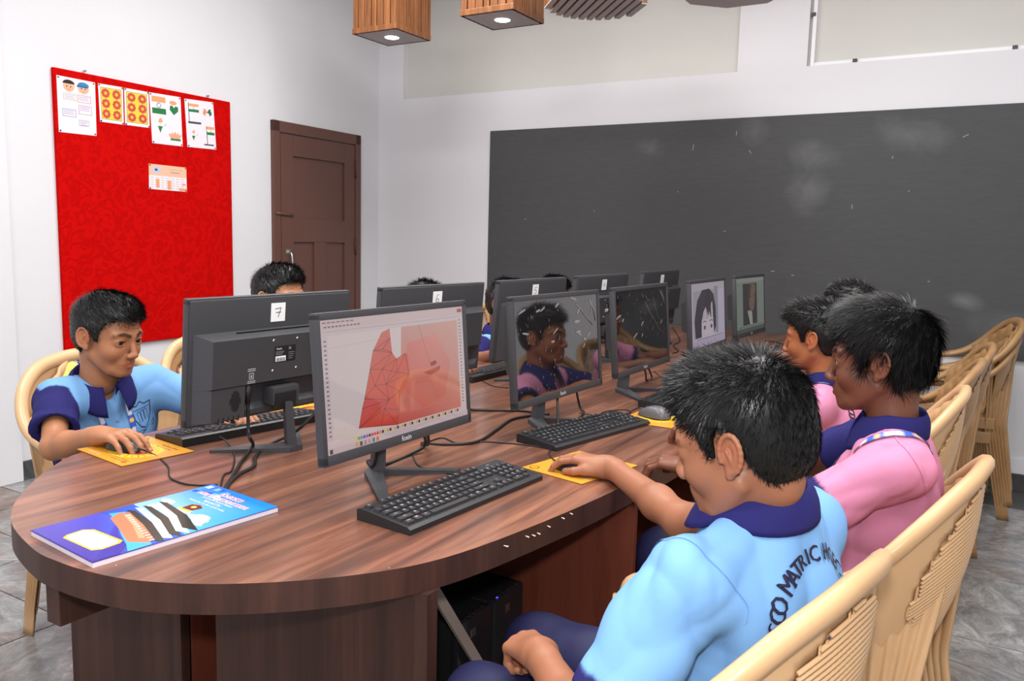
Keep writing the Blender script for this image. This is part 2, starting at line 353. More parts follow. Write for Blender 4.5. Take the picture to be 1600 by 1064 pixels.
for px, py, l, a in ((1084, 235, .05, 1.4), (1152, 212, .035, 1.5), (1332, 326, .03, 1.57), (1395, 248, .015, 1.5), (1132, 362, .02, .3), (822, 343, .02, .3), (1206, 424, .03, .2), (1420, 300, .012, 1), (1505, 215, .04, .5), (1238, 430, .02, .1), (930, 330, .012, .6), (1250, 520, .02, 0), (1175, 240, .03, 2.2), (1060, 300, .012, 0), (905, 505, .02, .2), (1450, 440, .015, .3)):
    d = ray(px, py); P = C_O + d*(YC/d.y); pr = Print(); pr.line([(P.x, P.z), (P.x+.7*l*math.cos(a), P.z+.7*l*math.sin(a))], .004, (150, 150, 152)); pr.build('chalk_mark', M_PRINT, bb, lambda u, v, w: (u, YC-.0225-w, v))

# notice board and papers on the left wall
def red_mat():
    m, N, L, b = nodes('red_velvet', .9, .03)
    tc = N.new('ShaderNodeTexCoord'); v = N.new('ShaderNodeTexNoise'); v.inputs['Scale'].default_value = 7; v.inputs['Detail'].default_value = 1; L.new(tc.outputs['Object'], v.inputs['Vector'])
    wv = N.new('ShaderNodeTexWave'); wv.inputs['Scale'].default_value = 9; wv.inputs['Distortion'].default_value = 14; wv.inputs['Detail'].default_value = 2; wv.inputs['Detail Scale'].default_value = 1.4; L.new(tc.outputs['Object'], wv.inputs['Vector'])
    r = ramp(N, [(.1, (186, 9, 8)), (.9, (200, 12, 10))]); L.new(wv.outputs['Fac'], r.inputs[0]); L.new(r.outputs[0], b.inputs['Base Color'])
    bp = N.new('ShaderNodeBump'); bp.inputs['Strength'].default_value = .22; bp.inputs['Distance'].default_value = .006; L.new(wv.outputs['Fac'], bp.inputs['Height']); L.new(bp.outputs[0], b.inputs['Normal'])
    return m
NB0 = 2.45; nbw, nbz0, nbz1 = 1.139, .645, 2.10
nb = thing('notice_board', 'tall red velvet notice board hung on the white wall beside the door', 'notice board', lw(NB0), LA)
MB().box((0, 0, nbz0), (.022, nbw, nbz1), .006).build('velvet_panel', red_mat(), nb)
for hy in (.17, .97): MB().tube([(.004, hy, nbz1-.01), (.01, hy, nbz1+.014), (.004, hy+.02, nbz1+.016)], .004).build('hanger', M_STEEL, nb)
M_PAPER = mat('white_paper', (232, 228, 232), .7)
PINC = [(60, 140, 70), (200, 90, 40), (60, 60, 160), (190, 40, 60)]
def paper(corners, W, H, label, draw, tint=(236, 230, 236)):
    """corners px TL,TR,BR,BL on the board face; W,H nominal drawing units"""
    def onwall(p):
        d = ray(*p); n = Vector((math.cos(LA), math.sin(LA), 0)); o = lw(NB0, 0, .0235); s = (o-C_O).dot(n)/d.dot(n); q = C_O+d*s-lw(NB0)
        return (-q.x*math.sin(LA)+q.y*math.cos(LA), q.z)
    c = [onwall(p) for p in corners]; t = thing('paper_sheet', label, 'paper', lw(NB0, 0, .0226), LA, None)
    def mp(u, v, wz=0.):
        u /= W; v /= H; top = [c[0][k]*(1-u)+c[1][k]*u for k in (0, 1)]; bot = [c[3][k]*(1-u)+c[2][k]*u for k in (0, 1)]
        return (.0008+wz, bot[0]*(1-v)+top[0]*v, bot[1]*(1-v)+top[1]*v)
    MB().grid(lambda a, b: mp(a*W, b*H), 4, 4).build('sheet', M_PAPER, t, solid=.0006)
    p = Print(.00002); p.w = .0004; p.rect(.5, .5, W-.5, H-.5, tint); draw(p); p.build('print', M_PRINT, t, mp)
    for k, (u, v) in enumerate(((4, H-4), (W-4, H-4), (4, 4), (W-4, 4))):
        if k < 2 or random.random() < .8:
            q = mp(u, v); MB().lathe([(.0, .004), (.004, .004), (.005, 0)], 8).build('push_pin', mat('pin%d' % (k % 4), PINC[(k+int(W)) % 4], .4), t, loc=q, rot=(0, PI/2, 0))
    return t
def flag(p, x, y, w_, h_):
    p.rect(x, y+h_*2/3, x+w_, y+h_, (245, 160, 110)); p.rect(x, y+h_/3, x+w_, y+h_*2/3, (250, 250, 252)); p.rect(x, y, x+w_, y+h_/3, (50, 120, 70)); p.ring(x+w_/2, y+h_/2, h_*.13, h_*.13, h_*.04, (60, 70, 160))
def country(p, x, y, s):
    p.poly([(x-.5*s, y+.5*s), (x+.35*s, y+.5*s), (x+.5*s, y+1.*s), (x+.1*s, y+1.5*s), (x-.3*s, y+1.1*s)], (245, 165, 120))
    p.poly([(x-.7*s, y-.1*s), (x+.6*s, y-.1*s), (x+.9*s, y+.5*s), (x-.55*s, y+.5*s)], (250, 250, 250)); p.ring(x, y+.2*s, .17*s, .17*s, .05*s, (60, 70, 160))
    p.poly([(x-.6*s, y-.1*s), (x+.5*s, y-.1*s), (x+.15*s, y-.7*s), (x-.1*s, y-1.4*s), (x-.4*s, y-.7*s)], (50, 125, 72))
    p.line([(x+.6*s, y), (x+1.2*s, y+.5*s), (x+1.1*s, y+.1*s), (x+.8*s, y-.1*s)], .05*s, (120, 130, 120))
def d_kids(p):                                    # two drawn heads above speech boxes
    for x, hair, hat in ((30, (50, 40, 36), 0), (68, (60, 130, 180), 1)):
        p.ell(x, 118, 15, 14, (236, 180, 150)); p.ell(x, 124, 15.5, 10, hair, 0, PI); 
        if hat: p.rect(x-17, 120, x+12, 124, (40, 100, 150))
        p.ell(x-5, 117, 1.6, 2, (40, 30, 30)); p.ell(x+5, 117, 1.6, 2, (40, 30, 30)); p.line([(x-4, 110), (x+4, 110)], 1, (170, 80, 70))
    for x, y, w_, h_, c in ((16, 84, 32, 16, (180, 170, 60)), (52, 82, 34, 18, (210, 60, 70)), (12, 42, 34, 18, (90, 90, 190)), (54, 52, 34, 22, (190, 70, 130)), (54, 22, 26, 14, (150, 150, 170))):
        p.line([(x, y), (x+w_, y), (x+w_, y+h_), (x, y+h_)], 1, c, True)
        for k in range(3): p.line([(x+3, y+h_-4-k*4), (x+w_-4-3*(k % 2), y+h_-4-k*4)], .9, (150, 110, 170))
def d_flowers(p):
    p.rect(8, 12, 92, 128, (225, 205, 70)); p.line([(8, 12), (92, 12), (92, 128), (8, 128)], 1.2, (70, 60, 60), True)
    for x in (28, 72):
        for y in (32, 70, 108):
            for k in range(8): p.ell(x+11*math.cos(k*PI/4), y+11*math.sin(k*PI/4), 6.5, 6.5, (205, 80, 70), n=10)
            p.ell(x, y, 6, 6, (230, 190, 60))
def d_flags1(p):
    flag(p, 6, 84, 44, 48); p.poly([(75, 86), (62, 100), (64, 112), (72, 112), (76, 106), (82, 112), (90, 110), (90, 98)], (50, 120, 75)); p.ell(74, 120, 12, 6, (240, 160, 120)); country(p, 30, 52, 15)
    for k in range(5): p.ell(76+7*(k-2), 30+abs(k-2)*-2, 4, 9, (240, 165, 130), rot=-(k-2)*.4)
    p.rect(60, 14, 94, 20, (60, 130, 75))
def d_flags2(p):
    p.line([(12, 72), (12, 130)], 2.2, (70, 75, 75)); p.rect(8, 70, 52, 76, (70, 75, 75)); flag(p, 13, 104, 34, 24); country(p, 24, 36, 11)
    for s, c in ((-1, (235, 140, 100)), (1, (50, 110, 75))):
        for k in range(4): p.ell(76+s*(6+k*2), 108+6*math.sin(k*2), 6, 3.4, c, rot=s*k*.6)
    p.line([(70, 14), (70, 66)], 2.2, (70, 75, 75)); p.rect(58, 10, 92, 14, (70, 75, 75)); flag(p, 71, 42, 26, 24)
def d_table(p):
    p.rect(0, 58, 150, 104, (246, 190, 160)); p.ell(30, 82, 19, 13, (190, 200, 225)); p.ell(28, 82, 6, 5, (70, 80, 110)); p.line([(80, 88), (132, 88)], 5, (215, 180, 160)); p.line([(86, 76), (120, 76)], 3, (150, 120, 110))
    for k in range(7):
        for j in range(5): p.line([(6+k*20, 50-j*10), (18+k*20, 50-j*10)], 1.6, (205, 150, 130))
    for x, y in ((26, 8), (72, 4), (132, 26), (72, 34)): p.rect(x, y, x+14, y+(36 if y < 9 else 8), (240, 160, 120))
    p.rect(118, 2, 148, 14, (240, 160, 120))
paper([(88, 117), (148.5, 129), (151, 212.5), (92, 206)], 100, 140, 'white sheet of drawn children and speech boxes, nearest the board corner', d_kids)
paper([(153, 130), (192, 136.5), (193.5, 195), (156.5, 190)], 100, 140, 'sheet of six red flowers on yellow, next to the cartoon children sheet', d_flowers)
paper([(194, 137), (232, 144), (234, 200), (195.5, 195)], 100, 140, 'sheet of six red flowers on yellow, beside the flag and heart sheet', d_flowers)
paper([(233, 144), (282, 152), (285.5, 229), (238, 223.5)], 100, 140, 'white sheet with tricolour flag, green heart, country map and lotus drawings', d_flags1)
paper([(288, 154), (333, 160), (338, 234), (293, 229.5)], 100, 140, 'white sheet with two flags on poles, leaves and a country map', d_flags2)
paper([(232.5, 255.5), (291, 262), (292, 300), (233, 295)], 150, 104, 'small orange and white timetable slip pinned alone on red velvet', d_table)

# ------------------------------------------------------------------ pendant lamps
M_LAMPBASE = mat('grey_lamp_plate', (176, 172, 170), .5); M_LED = mat('led_disc', (255, 255, 255), .5, emit=9.)
M_BLK = mat('black_cord', (28, 28, 28), .5)
def rod(t, z0):
    r = MB().tube([(0, 0, z0), (0, 0, CEIL-2.45)], .006).build('hanging_rod', M_BLK, t, smooth=True); MB().lathe([(0, -.03), (.05, -.03), (.055, 0)], 16, (0, 0, CEIL-2.45)).build('ceiling_rose', M_BLK, r)
def box_lamp(x, y, label, s=.325, gaps=((.10, .16), (.36, .39), (.55, .60))):
    t = thing('box_pendant_lamp', label, 'lamp', (x, y, 2.45), 0, 'slatted wooden pendant lamps'); q = s/2; H = .42
    base = MB().box((-q+.004, -q+.004, 0), (q-.004, q-.004, .012)).build('base_plate', M_LAMPBASE, t)
    MB().lathe([(0, -.003), (.036, -.003), (.042, 0)], 24).build('led_disc', M_LED, base)
    MB().box((-q+.03, -q+.03, .014), (q-.03, q-.03, H-.02)).build('inner_box', M_LAMPWOOD, t)
    n = 7; sw = s/n
    for side in range(4):
        for k in range(n):
            wd = sw*(.92 if (k+side) % 3 else .66); c = -q+sw*(k+.5)
            MB().box((c-wd/2, -q, .0), (c+wd/2, -q+.016, H), .002).build('slat', M_LAMPWOOD, t, rot=(0, 0, side*PI/2))
        for z in (0, H-.03): MB().box((-q, -q-.002, z), (q, -q+.012, z+.03), .002).build('rail', M_LAMPWOOD, t, rot=(0, 0, side*PI/2))
    MB().box((-q+.002, -q+.002, H-.01), (q-.002, q-.002, H)).build('top_plate', M_LAMPWOOD, t); rod(t, H)
    l = bpy.data.lights.new('led', 'SPOT'); l.energy = 6; l.spot_size = 2.2; l.spot_blend = .6; l.shadow_soft_size = .035; l.color = (.93, .97, 1)
    o = bpy.data.objects.new('led_light', l); COL.objects.link(o); o.parent = t; o.location = (0, 0, -.012); return t
box_lamp(-3.18, 3.89, 'square slatted wooden pendant lamp with lit disc, nearer the red notice board')
box_lamp(-2.385, 3.84, 'square slatted wooden pendant lamp with lit disc, beside the round slatted lamp')
t = thing('round_slat_lamp', 'round pendant lamp of parallel brown slats with grey undersides', 'lamp', (-1.835, 3.83, 2.45), math.radians(-48), None)
rr = .245; k = -rr+.02; i = 0
while k < rr-.005:
    hl = math.sqrt(max(rr*rr-k*k, .001)); s = MB().box((-hl, k-.0145, 0), (hl, k+.0145, .006)).build('slat_underside', M_LAMPBASE, t)
    MB().box((-hl, k-.0145, .006), (hl, k+.0145, .12), .001).build('slat', M_LAMPWOOD, t); k += .044
MB().lathe([(0, .12), (rr*.8, .12), (rr*.8, .135), (0, .135)], 28).build('top_plate', M_LAMPWOOD, t); rod(t, .13)
t = thing('octagonal_pendant_lamp', 'plain grey eight-sided pendant lamp hanging beside the round slatted lamp', 'lamp', (-1.17, 3.92, 2.46), 0, None)
MB().prism([(.26*math.cos(PI/8+k*PI/4), .26*math.sin(PI/8+k*PI/4)) for k in range(8)], 0, .015).build('base_plate', M_LAMPBASE, t)
MB().lathe([(0, -.003), (.036, -.003), (.042, 0)], 24).build('led_disc', M_LED, t)
MB().prism([(.255*math.cos(PI/8+k*PI/4), .255*math.sin(PI/8+k*PI/4)) for k in range(8)], .015, .16).build('body', M_LAMPWOOD, t); rod(t, .16)

# ------------------------------------------------------------------ conference table
TZ = .76
right = [(-1.27, .711), (-1.20, .714), (-1.112, .731), (-1.018, .775), (-.94, .831), (-.871, .897), (-.808, .976), (-.766, 1.056), (-.734, 1.167), (-.705, 1.326), (-.683, 1.48), (-.664, 1.673), (-.651, 1.877), (-.64, 2.2), (-.635, 2.6), (-.635, 3.4), (-.635, 5.06)]
left = [(-1.34, .716), (-1.473, .752), (-1.561, .794), (-1.644, .853), (-1.741, .945), (-1.80, 1.015), (-1.847, 1.085), (-1.885, 1.22), (-1.91, 1.42), (-1.925, 1.7), (-1.935, 2.2), (-1.94, 2.6), (-1.94, 3.4), (-1.94, 5.06)]
outline = catmull([(x, y, 0) for x, y in (left[::-1]+right)], 4)
tb = thing('conference_table', 'long dark walnut laminate computer table with a rounded near end', 'table')
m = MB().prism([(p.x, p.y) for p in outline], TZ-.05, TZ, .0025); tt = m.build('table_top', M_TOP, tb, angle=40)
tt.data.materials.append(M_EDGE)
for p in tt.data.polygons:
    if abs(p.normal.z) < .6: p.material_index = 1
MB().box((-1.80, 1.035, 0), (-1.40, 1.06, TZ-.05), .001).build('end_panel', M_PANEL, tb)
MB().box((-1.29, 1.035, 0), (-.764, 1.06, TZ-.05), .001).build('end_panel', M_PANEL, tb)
MB().box((-.79, 1.033, 0), (-.762, 1.062, TZ-.0505), .001).build('corner_post', M_EDGE, tb)
MB().box((-1.42, 1.055, 0), (-1.40, 1.42, TZ-.05), .001).build('recess_panel', M_DIVIDER, tb)
MB().box((-1.385, .755, .607), (-1.345, 1.04, TZ-.05), .001).build('apron', M_EDGE, tb)
MB().box((-1.30, 1.06, 0), (-1.28, 5.0, TZ-.05), .001).build('spine_panel', M_DIVIDER, tb)
for y in (1.70, 2.37, 3.04, 3.71, 4.38): MB().box((-1.28, y, 0), (-.668, y+.02, TZ-.05), .001).build('divider_panel', M_DIVIDER, tb)
for y in (1.70, 2.37, 3.04, 3.71, 4.38): MB().box((-1.89, y, 0), (-1.30, y+.02, TZ-.05), .001).build('divider_panel', M_DIVIDER, tb)
M_CHIP = mat('bare_chipboard', (214, 190, 172), .8)
def rim_at(u, v): return onz(u, v, TZ)
for px, py, l in ((824, 838, .012), (834, 836, .009), (842, 833, .006), (858, 822, .005), (880, 809, .006), (893, 802, .005), (24, 823, .008), (183, 884, .008), (790, 853, .02), (610, 888, .01)):
    P = rim_at(px, py); MB().tube([P+Vector((-.004, 0, .0)), P+Vector((.002, l*.2, -.002)), P+Vector((0, l*.5, -.003))], [.0006, .0013, .0005], 6).build('edge_chip', M_CHIP, tb)

# ------------------------------------------------------------------ monitors
M_MON = mat('charcoal_plastic', (60, 60, 63), .44, bump=(320, .05)); M_MONB = M_MON
M_BLKP = mat('black_plastic', (30, 30, 32), .4); M_WHITE = mat('white_sticker', (238, 238, 238), .6)
M_SCREEN_OFF = mat('dark_glossy_screen', (26, 26, 28), .035, ior=2.3, spec=.5)
M_SCREEN_LIT = mat('lit_screen', (0, 0, 0), .05, ior=1.9, attr=True, emit=.62)
for n_ in M_SCREEN_LIT.node_tree.nodes:
    if n_.type == 'BSDF_PRINCIPLED': n_.inputs['Base Color'].default_value = (.02, .02, .02, 1)
M_FILM = mat('wrinkled_film', (128, 125, 123), rough=.12, spec=.8)
NUM = {3: 'three', 4: 'four', 5: 'five', 6: 'six', 7: 'seven'}
MW, MH, MT, ZC, TILT = .50, .298, .018, .238, math.radians(4.6)
def tl(x, y, z):                                  # panel coordinates -> monitor coordinates (tilted back)
    return (x, y*math.cos(TILT)+z*math.sin(TILT), ZC - y*math.sin(TILT) + z*math.cos(TILT))
def tilt(m): m.V = [tl(*v) for v in m.V]; return m
def make_monitor(number=None, screen=None):
    t = thing('monitor', '', 'monitor'); q, r = MW/2, MH/2
    bz, bt, bb_ = .013, .014, .021
    f = MB()
    f.box((-q, 0, r-bt), (q, MT, r), .002); f.box((-q, 0, -r), (q, MT, -r+bb_), .002); f.box((-q, 0, -r+.002), (-q+bz, MT, r-.002), .002); f.box((q-bz, 0, -r+.002), (q, MT, r-.002), .002)
    fr = tilt(f).build('bezel', M_MON, t, angle=35)
    sc = tilt(MB().box((-q+bz-.001, .003, -r+bb_-.001), (q-bz+.001, .008, r-bt+.001))).build('screen', M_SCREEN_OFF, t)
    p = Print(); p.text('foxin', 0, -.004, .0165, (215, 215, 218)); p.build('logo', M_PRINT, fr, lambda u, v, w: tl(u, -.0006-w, -r+.0105+v))
    if screen: screen(sc, lambda u, v, w: tl(u, .0024-w, v+.0035))
    # back
    back = tilt(MB().box((-q+.004, .006, -r+.004), (q-.004, MT+.004, r-.004), .004)).build('back_cover', M_MONB, t, angle=35)
    zt, d0, d1 = .069, MT+.003, MT+.036           # bulging lower housing with a notch for the ports
    g = MB()
    def prof(x0, x1, z0, z1, dd, ch=.03):
        g.add([(x0, d0, z0), (x1, d0, z0), (x1, d0, z1), (x0, d0, z1), (x0+ch, dd, z0+.006), (x1-ch, dd, z0+.006), (x1-ch, dd, z1-.014), (x0+ch, dd, z1-.014)], [(0, 1, 5, 4), (1, 2, 6, 5), (2, 3, 7, 6), (3, 0, 4, 7), (4, 5, 6, 7)])
    prof(-q+.012, q-.012, -.062, zt, d1); prof(.085, q-.012, -r+.008, -.045, d1-.002); prof(-q+.012, q-.012, -r+.006, -r+.038, d0+.014)
    ho = tilt(g).build('rear_housing', M_MONB, t)
    v = MB()
    for k in range(58): v.box((-.13+k*.0045, d1-.024+.0, zt-.009), (-.13+k*.0045+.0022, d1-.020, zt-.002))
    tilt(v).build('vent_slots', M_BLKP, ho)
    v = MB()
    for i in range(7):
        for j in range(9):
            if abs(i-3)/3.6+abs(j-4)/6 < 1.15: x, z = .142+(i-3)*.0045, -.092+(j-4)*.0055; v.box((x-.0014, d1-.003, z-.002), (x+.0014, d1-.0008, z+.002))
    tilt(v).build('speaker_grille', M_BLKP, ho)
    for k in range(5): tilt(MB().box((.13+k*.014, d1-.02, -r+.009), (.1325+k*.014, d1-.0012, -r+.022))).build('vent_slot', M_BLKP, ho)
    for x in (-.037, .037):
        for z in (.043, -.032): tilt(MB().tube([(x, d1-.002, z), (x, d1+.0015, z)], .0035, 10)).build('screw', M_STEEL, ho, smooth=True)
    p = Print(); p.rect(-.033, -.018, .033, .022, (34, 34, 36)); p.rect(-.03, -.016, .002, -.003, (236, 236, 236))
    p.text('foxin', -.019, .013, .0085, (220, 220, 220)); p.text('22', .014, .012, .008, (215, 215, 215))
    for k in range(3): p.line([(-.03, .008-k*.0035), (-.004-k*.003, .008-k*.0035)], .001, (150, 150, 152))
    for k in range(4): p.line([(.01, .004-k*.005), (.028-k*.002, .004-k*.005)], .001, (150, 150, 152))
    for k in range(9): p.line([(-.028+k*.003, -.014), (-.028+k*.003, -.007)], .001+.0005*(k % 3), (40, 40, 40))
    p.build('rating_label', M_PRINT, ho, lambda u, v_, w: tl(-u, d1+.0004+w, v_+.006))
    p = Print(); p.line([(-.006, -.008), (.006, -.008), (.006, .006), (-.006, .006)], .0012, (200, 200, 200), True); p.text('8', 0, -.006, .012, (200, 200, 200))
    for k in (.012, .0165, -.013, -.017): p.line([(-.011, k), (.011, k)], .0016, (190, 190, 190))
    p.build('socket_symbol', M_PRINT, ho, lambda u, v_, w: tl(.10-u, d1+.0004+w, v_-.036))
    # stand
    ny = MT+.036
    br = tilt(MB().box((-.042, MT+.01, -.118), (.042, ny+.012, -.072), .006)).build('stand_bracket', M_MONB, t, angle=40); tilt(MB().box((-.03, ny, -.13), (.036, ny+.016, -.085), .004)).build('hinge_block', M_BLKP, br, angle=40)
    MB().tube([(0, .062, .122), (0, .066, .07), (0, .072, .014)], [.019, .020, .024], 4, sq=.42, up=(1, 0, 0)).build('neck', M_MON, t)
    fo = MB()
    for s in (-1, 1):
        fo.add([(0, .095, 0), (0, .06, 0), (s*.118, -.062, 0), (s*.142, -.056, 0), (0, .095, .016), (0, .055, .018), (s*.118, -.062, .007), (s*.142, -.056, .007), (s*.02, .092, .013), (s*.02, .092, 0)], [(0, 1, 2, 3, 9), (4, 8, 7, 6, 5), (1, 5, 6, 2), (2, 6, 7, 3), (3, 7, 8, 9), (9, 8, 4, 0)])
    fo.build('foot', M_MON, t)
    if number:
        lb = tilt(MB().box((-.022, MT+.0035, r-.066), (.022, MT+.005, r-.02))).build('number_label', M_WHITE, t)
        p = Print(); S = {'7': [[(-.4, .35), (.35, .45), (.0, -.5)], [(-.3, -.02), (.35, .0)]], '6': [[(.2, .55), (-.1, .4), (-.3, .0), (-.25, -.4), (.1, -.5), (.3, -.25), (.1, .02), (-.22, -.1)]], '5': [[(.35, .5), (-.2, .48), (-.28, .05), (.1, .08), (.32, -.2), (.1, -.48), (-.3, -.45)]],
                            '4': [[(-.05, .5), (-.35, -.1), (.35, -.1)], [(.15, .2), (.1, -.5)]], '3': [[(-.25, .45), (.25, .4), (.0, .05), (.3, -.2), (.05, -.5), (-.3, -.4)]]}[number]
        for ln in S: p.line([(a*.024, b*.024) for a, b in ln], .0018, (50, 50, 56))
        p.build('digit', M_PRINT, lb, lambda u, v_, w: tl(-u, MT+.0053+w, v_+r-.043))
    return t
def s_polygon(sc, mp):                             # drawing program with an orange faceted shape
    p = Print(.00001); U, Vv = .236, .131
    p.rect(-U, -Vv, U, Vv, (206, 188, 190)); p.rect(-U, .112, U, Vv, (206, 182, 182)); p.rect(-.219, -.108, .212, .1, (214, 196, 194))
    def q(a, b): return (-.219+a*.431, .1-b*.208)    # fractions of the canvas
    def blob(P, cols):
        b = len(p.V); p.w += p.dz; p.V += [(*q(*a), p.w) for a in P]; p.C += [lin(c) for c in cols]; p.F.append(tuple(range(b, b+len(P))))
    blob([(.52, .0), (1, .0), (1, 1), (.44, 1), (.40, .7), (.5, .42)], [(200, 150, 140), (206, 160, 148), (200, 116, 104), (196, 72, 62), (206, 90, 78), (208, 120, 108)])
    blob([(.56, .18), (.80, .12), (.92, .45), (.86, .82), (.66, .9), (.5, .62)], [(208, 120, 108), (214, 140, 126), (206, 120, 118), (200, 104, 92), (204, 84, 68), (206, 96, 84)])
    blob([(.74, .43), (.79, .41), (.8, .45), (.75, .47)], [(150, 40, 40)]*4); blob([(.68, .52), (.83, .48), (.82, .53), (.74, .56)], [(172, 60, 56)]*4)
    S = [(.37, .03), (.43, .0), (.435, .15), (.44, .25), (.47, .32), (.54, .28), (.56, .3), (.57, .5), (.55, .58), (.48, .72), (.46, .85), (.45, 1.), (.40, .99), (.17, .93), (.2, .75), (.22, .66), (.27, .38), (.3, .2)]
    blob(S, [(206, 104, 96), (208, 110, 100), (206, 96, 84), (208, 92, 76), (212, 90, 68), (206, 86, 64), (206, 86, 62), (208, 88, 62), (208, 82, 54), (204, 70, 46), (200, 60, 42), (204, 56, 40), (200, 50, 36), (208, 66, 48), (208, 74, 52), (210, 84, 60), (210, 92, 72), (208, 100, 86)])
    K = [(.3, .2), (.43, .1), (.44, .25), (.27, .38), (.36, .4), (.47, .32), (.22, .66), (.38, .56), (.47, .46), (.56, .5), (.54, .28), (.3, .55), (.4, .72), (.2, .75), (.48, .66), (.17, .93), (.36, .8), (.45, 1.), (.33, .96), (.47, .85), (.37, .2)]
    E_ = [(0, 1), (0, 2), (0, 3), (2, 3), (2, 4), (3, 4), (4, 5), (3, 6), (4, 7), (5, 7), (5, 8), (8, 10), (5, 10), (8, 9), (7, 8), (7, 9), (6, 11), (3, 11), (4, 11), (11, 7), (6, 12), (11, 12), (12, 7), (12, 14), (14, 9), (7, 14), (6, 13), (13, 12), (13, 15), (15, 12), (12, 16), (15, 16), (16, 19), (14, 19), (16, 17), (19, 17), (16, 18), (15, 18), (18, 17), (20, 1), (20, 0), (20, 2), (9, 10), (4, 8)]
    for a, b in E_: p.line([q(*K[a]), q(*K[b])], .0008, (70, 24, 22))
    p.line([q(.66, 0), q(.735, .42)], .0006, (150, 90, 86)); p.line([q(0, .12), q(.4, .09)], .0005, (180, 160, 160))
    for k in range(7): p.line([(-.23+k*.013, .1255), (-.222+k*.013, .1255)], .0022, (120, 100, 104))
    for k in range(10): p.line([(-.226+k*.0105, .117), (-.221+k*.0105, .117)], .0028, (110, 96, 120))
    p.line([(-.225, .108), (.22, .108)], .0006, (150, 130, 132)); p.rect(.214, .118, .232, .126, (176, 50, 52)); 
    for k in range(22): p.line([(-.229, .09-k*.0088), (-.2245, .09-k*.0088)], .003, (120, 104, 110))
    for k in range(26): p.line([(.219, .1-k*.0078), (.2235, .1-k*.0078)], .0024, (110, 92, 96))
    pal = [(210, 200, 60), (60, 160, 70), (50, 140, 150), (60, 60, 180), (150, 60, 170), (40, 30, 30), (200, 50, 50), (210, 60, 50), (190, 40, 40), (220, 140, 60), (80, 50, 40)]
    for k in range(44): p.rect(-.16+k*.0082, -.1165, -.1535+k*.0082, -.1105, pal[k % 11] if k < 11 else (((206, 150, 140), (60, 44, 44), (214, 190, 90))[(k*7) % 3]))
    p.rect(-U, -Vv, U, -.1185, (200, 180, 186))
    for k, c in enumerate([(60, 50, 60), (210, 160, 90), (70, 60, 66), (150, 140, 146), (170, 150, 140), (40, 110, 160), (200, 110, 50)]): p.rect(-.232+k*.0125+(.06 if k else 0), -.1295, -.224+k*.0125+(.06 if k else 0), -.1205, c)
    p.build('display', M_SCREEN_LIT, sc, mp)
def film(sc, mp, seed, n, creases):
    rs = random.Random(seed); f_ = MB()
    for k in range(n):
        u, v = rs.uniform(-.22, .225), rs.uniform(-.12, .125); big = rs.random() < .22 and v > -.03
        a = rs.uniform(-.3, .9) if big else rs.uniform(1.2, 1.9)
        L_, W_ = (rs.uniform(.008, .022), rs.uniform(.003, .006)) if big else (rs.uniform(.002, .005), rs.uniform(.0007, .0014))
        P = [(L_*math.cos(x)*(1+.25*math.sin(3*x+seed)), W_*math.sin(x)*(1+.3*math.cos(2*x))) for x in [2*PI*i/12 for i in range(12)]]
        b = len(f_.V); f_.V += [(u+x*math.cos(a)-y*math.sin(a), v+x*math.sin(a)+y*math.cos(a), .0001) for x, y in P]+[(u, v, .0004+.12*W_)]; f_.F += [(b+i, b+(i+1) % 12, b+12) for i in range(12)]   # a low dome
    for P, wd in creases:                          # raised ridges of loose film
        f_.tube([(x, y, .0003) for x, y in P], [wd*.15]+[wd*.3]*(len(P)-2)+[wd*.12], 6, sq=.5)
    f_.V = [mp(*q) for q in f_.V]; f_.build('film_bubble', M_FILM, sc, smooth=True)['kind'] = 'stuff'
def s_film1(sc, mp):
    film(sc, mp, 5, 110, [([(.1, .108), (.125, .094), (.17, .06), (.2, .04)], .006), ([(.185, .118), (.212, .086), (.222, .05)], .008), ([(.186, .12), (.198, .09), (.18, .066)], .004)])
def s_film2(sc, mp):
    film(sc, mp, 9, 70, [([(.02, .085), (.06, .05), (.1, .02), (.15, -.02), (.2, -.05)], .003), ([(.1, .1), (.12, .06), (.14, .03), (.17, .0)], .002), ([(.02, .11), (.05, .09), (.08, .09)], .0022), ([(.17, .12), (.2, .09), (.215, .06)], .007), ([(.19, .12), (.222, .07)], .004), ([(.19, -.03), (.205, -.06)], .002)])
def s_face(sc, mp):                                # greyscale picture: dark fringe over pale forehead and eyes
    p = Print(.00001); U, Vv = .236, .131; p.rect(-U, -Vv, U, Vv, (176, 164, 184)); p.rect(-U, .10, U, Vv, (170, 160, 168)); p.rect(.08, -.09, .135, .112, (130, 134, 140)); p.rect(-.215, -.094, .08, .1, (150, 146, 156))
    p.poly([(-.10, -.094), (.09, -.094), (.10, .0), (.06, .06), (-.08, .05), (-.12, -.02)], (186, 174, 186))
    p.poly([(-.19, -.092), (-.11, -.092), (-.105, -.03), (-.08, .01), (-.045, .03), (-.01, -.012), (.0, .012), (.03, -.022), (.03, .04), (.05, .05), (.062, -.04), (.07, -.09), (.1, -.06), (.1, .02), (.07, .08), (.01, .105), (-.09, .102), (-.16, .06), (-.2, -.02)], (52, 44, 56))
    for k in range(40):
        a = random.uniform(-.17, .07); p.line([(a*.6, .1), (a, .02), (a*1.1, -.02)], .0012, (84, 74, 88) if k % 2 else (40, 34, 44))
    for x in (-.065, .03): p.ell(x, -.055, .02, .009, (150, 140, 150)); p.ell(x, -.055, .009, .009, (60, 54, 62)); p.line([(x-.024, -.032), (x, -.028), (x+.024, -.034)], .005, (110, 98, 108))
    p.rect(-U, -Vv, U, -.104, (168, 154, 178))
    for k in range(24): p.line([(-.17+k*.016, -.1), (-.161+k*.016, -.1)], .003, (66, 58, 66))
    p.build('display', M_SCREEN_LIT, sc, mp)
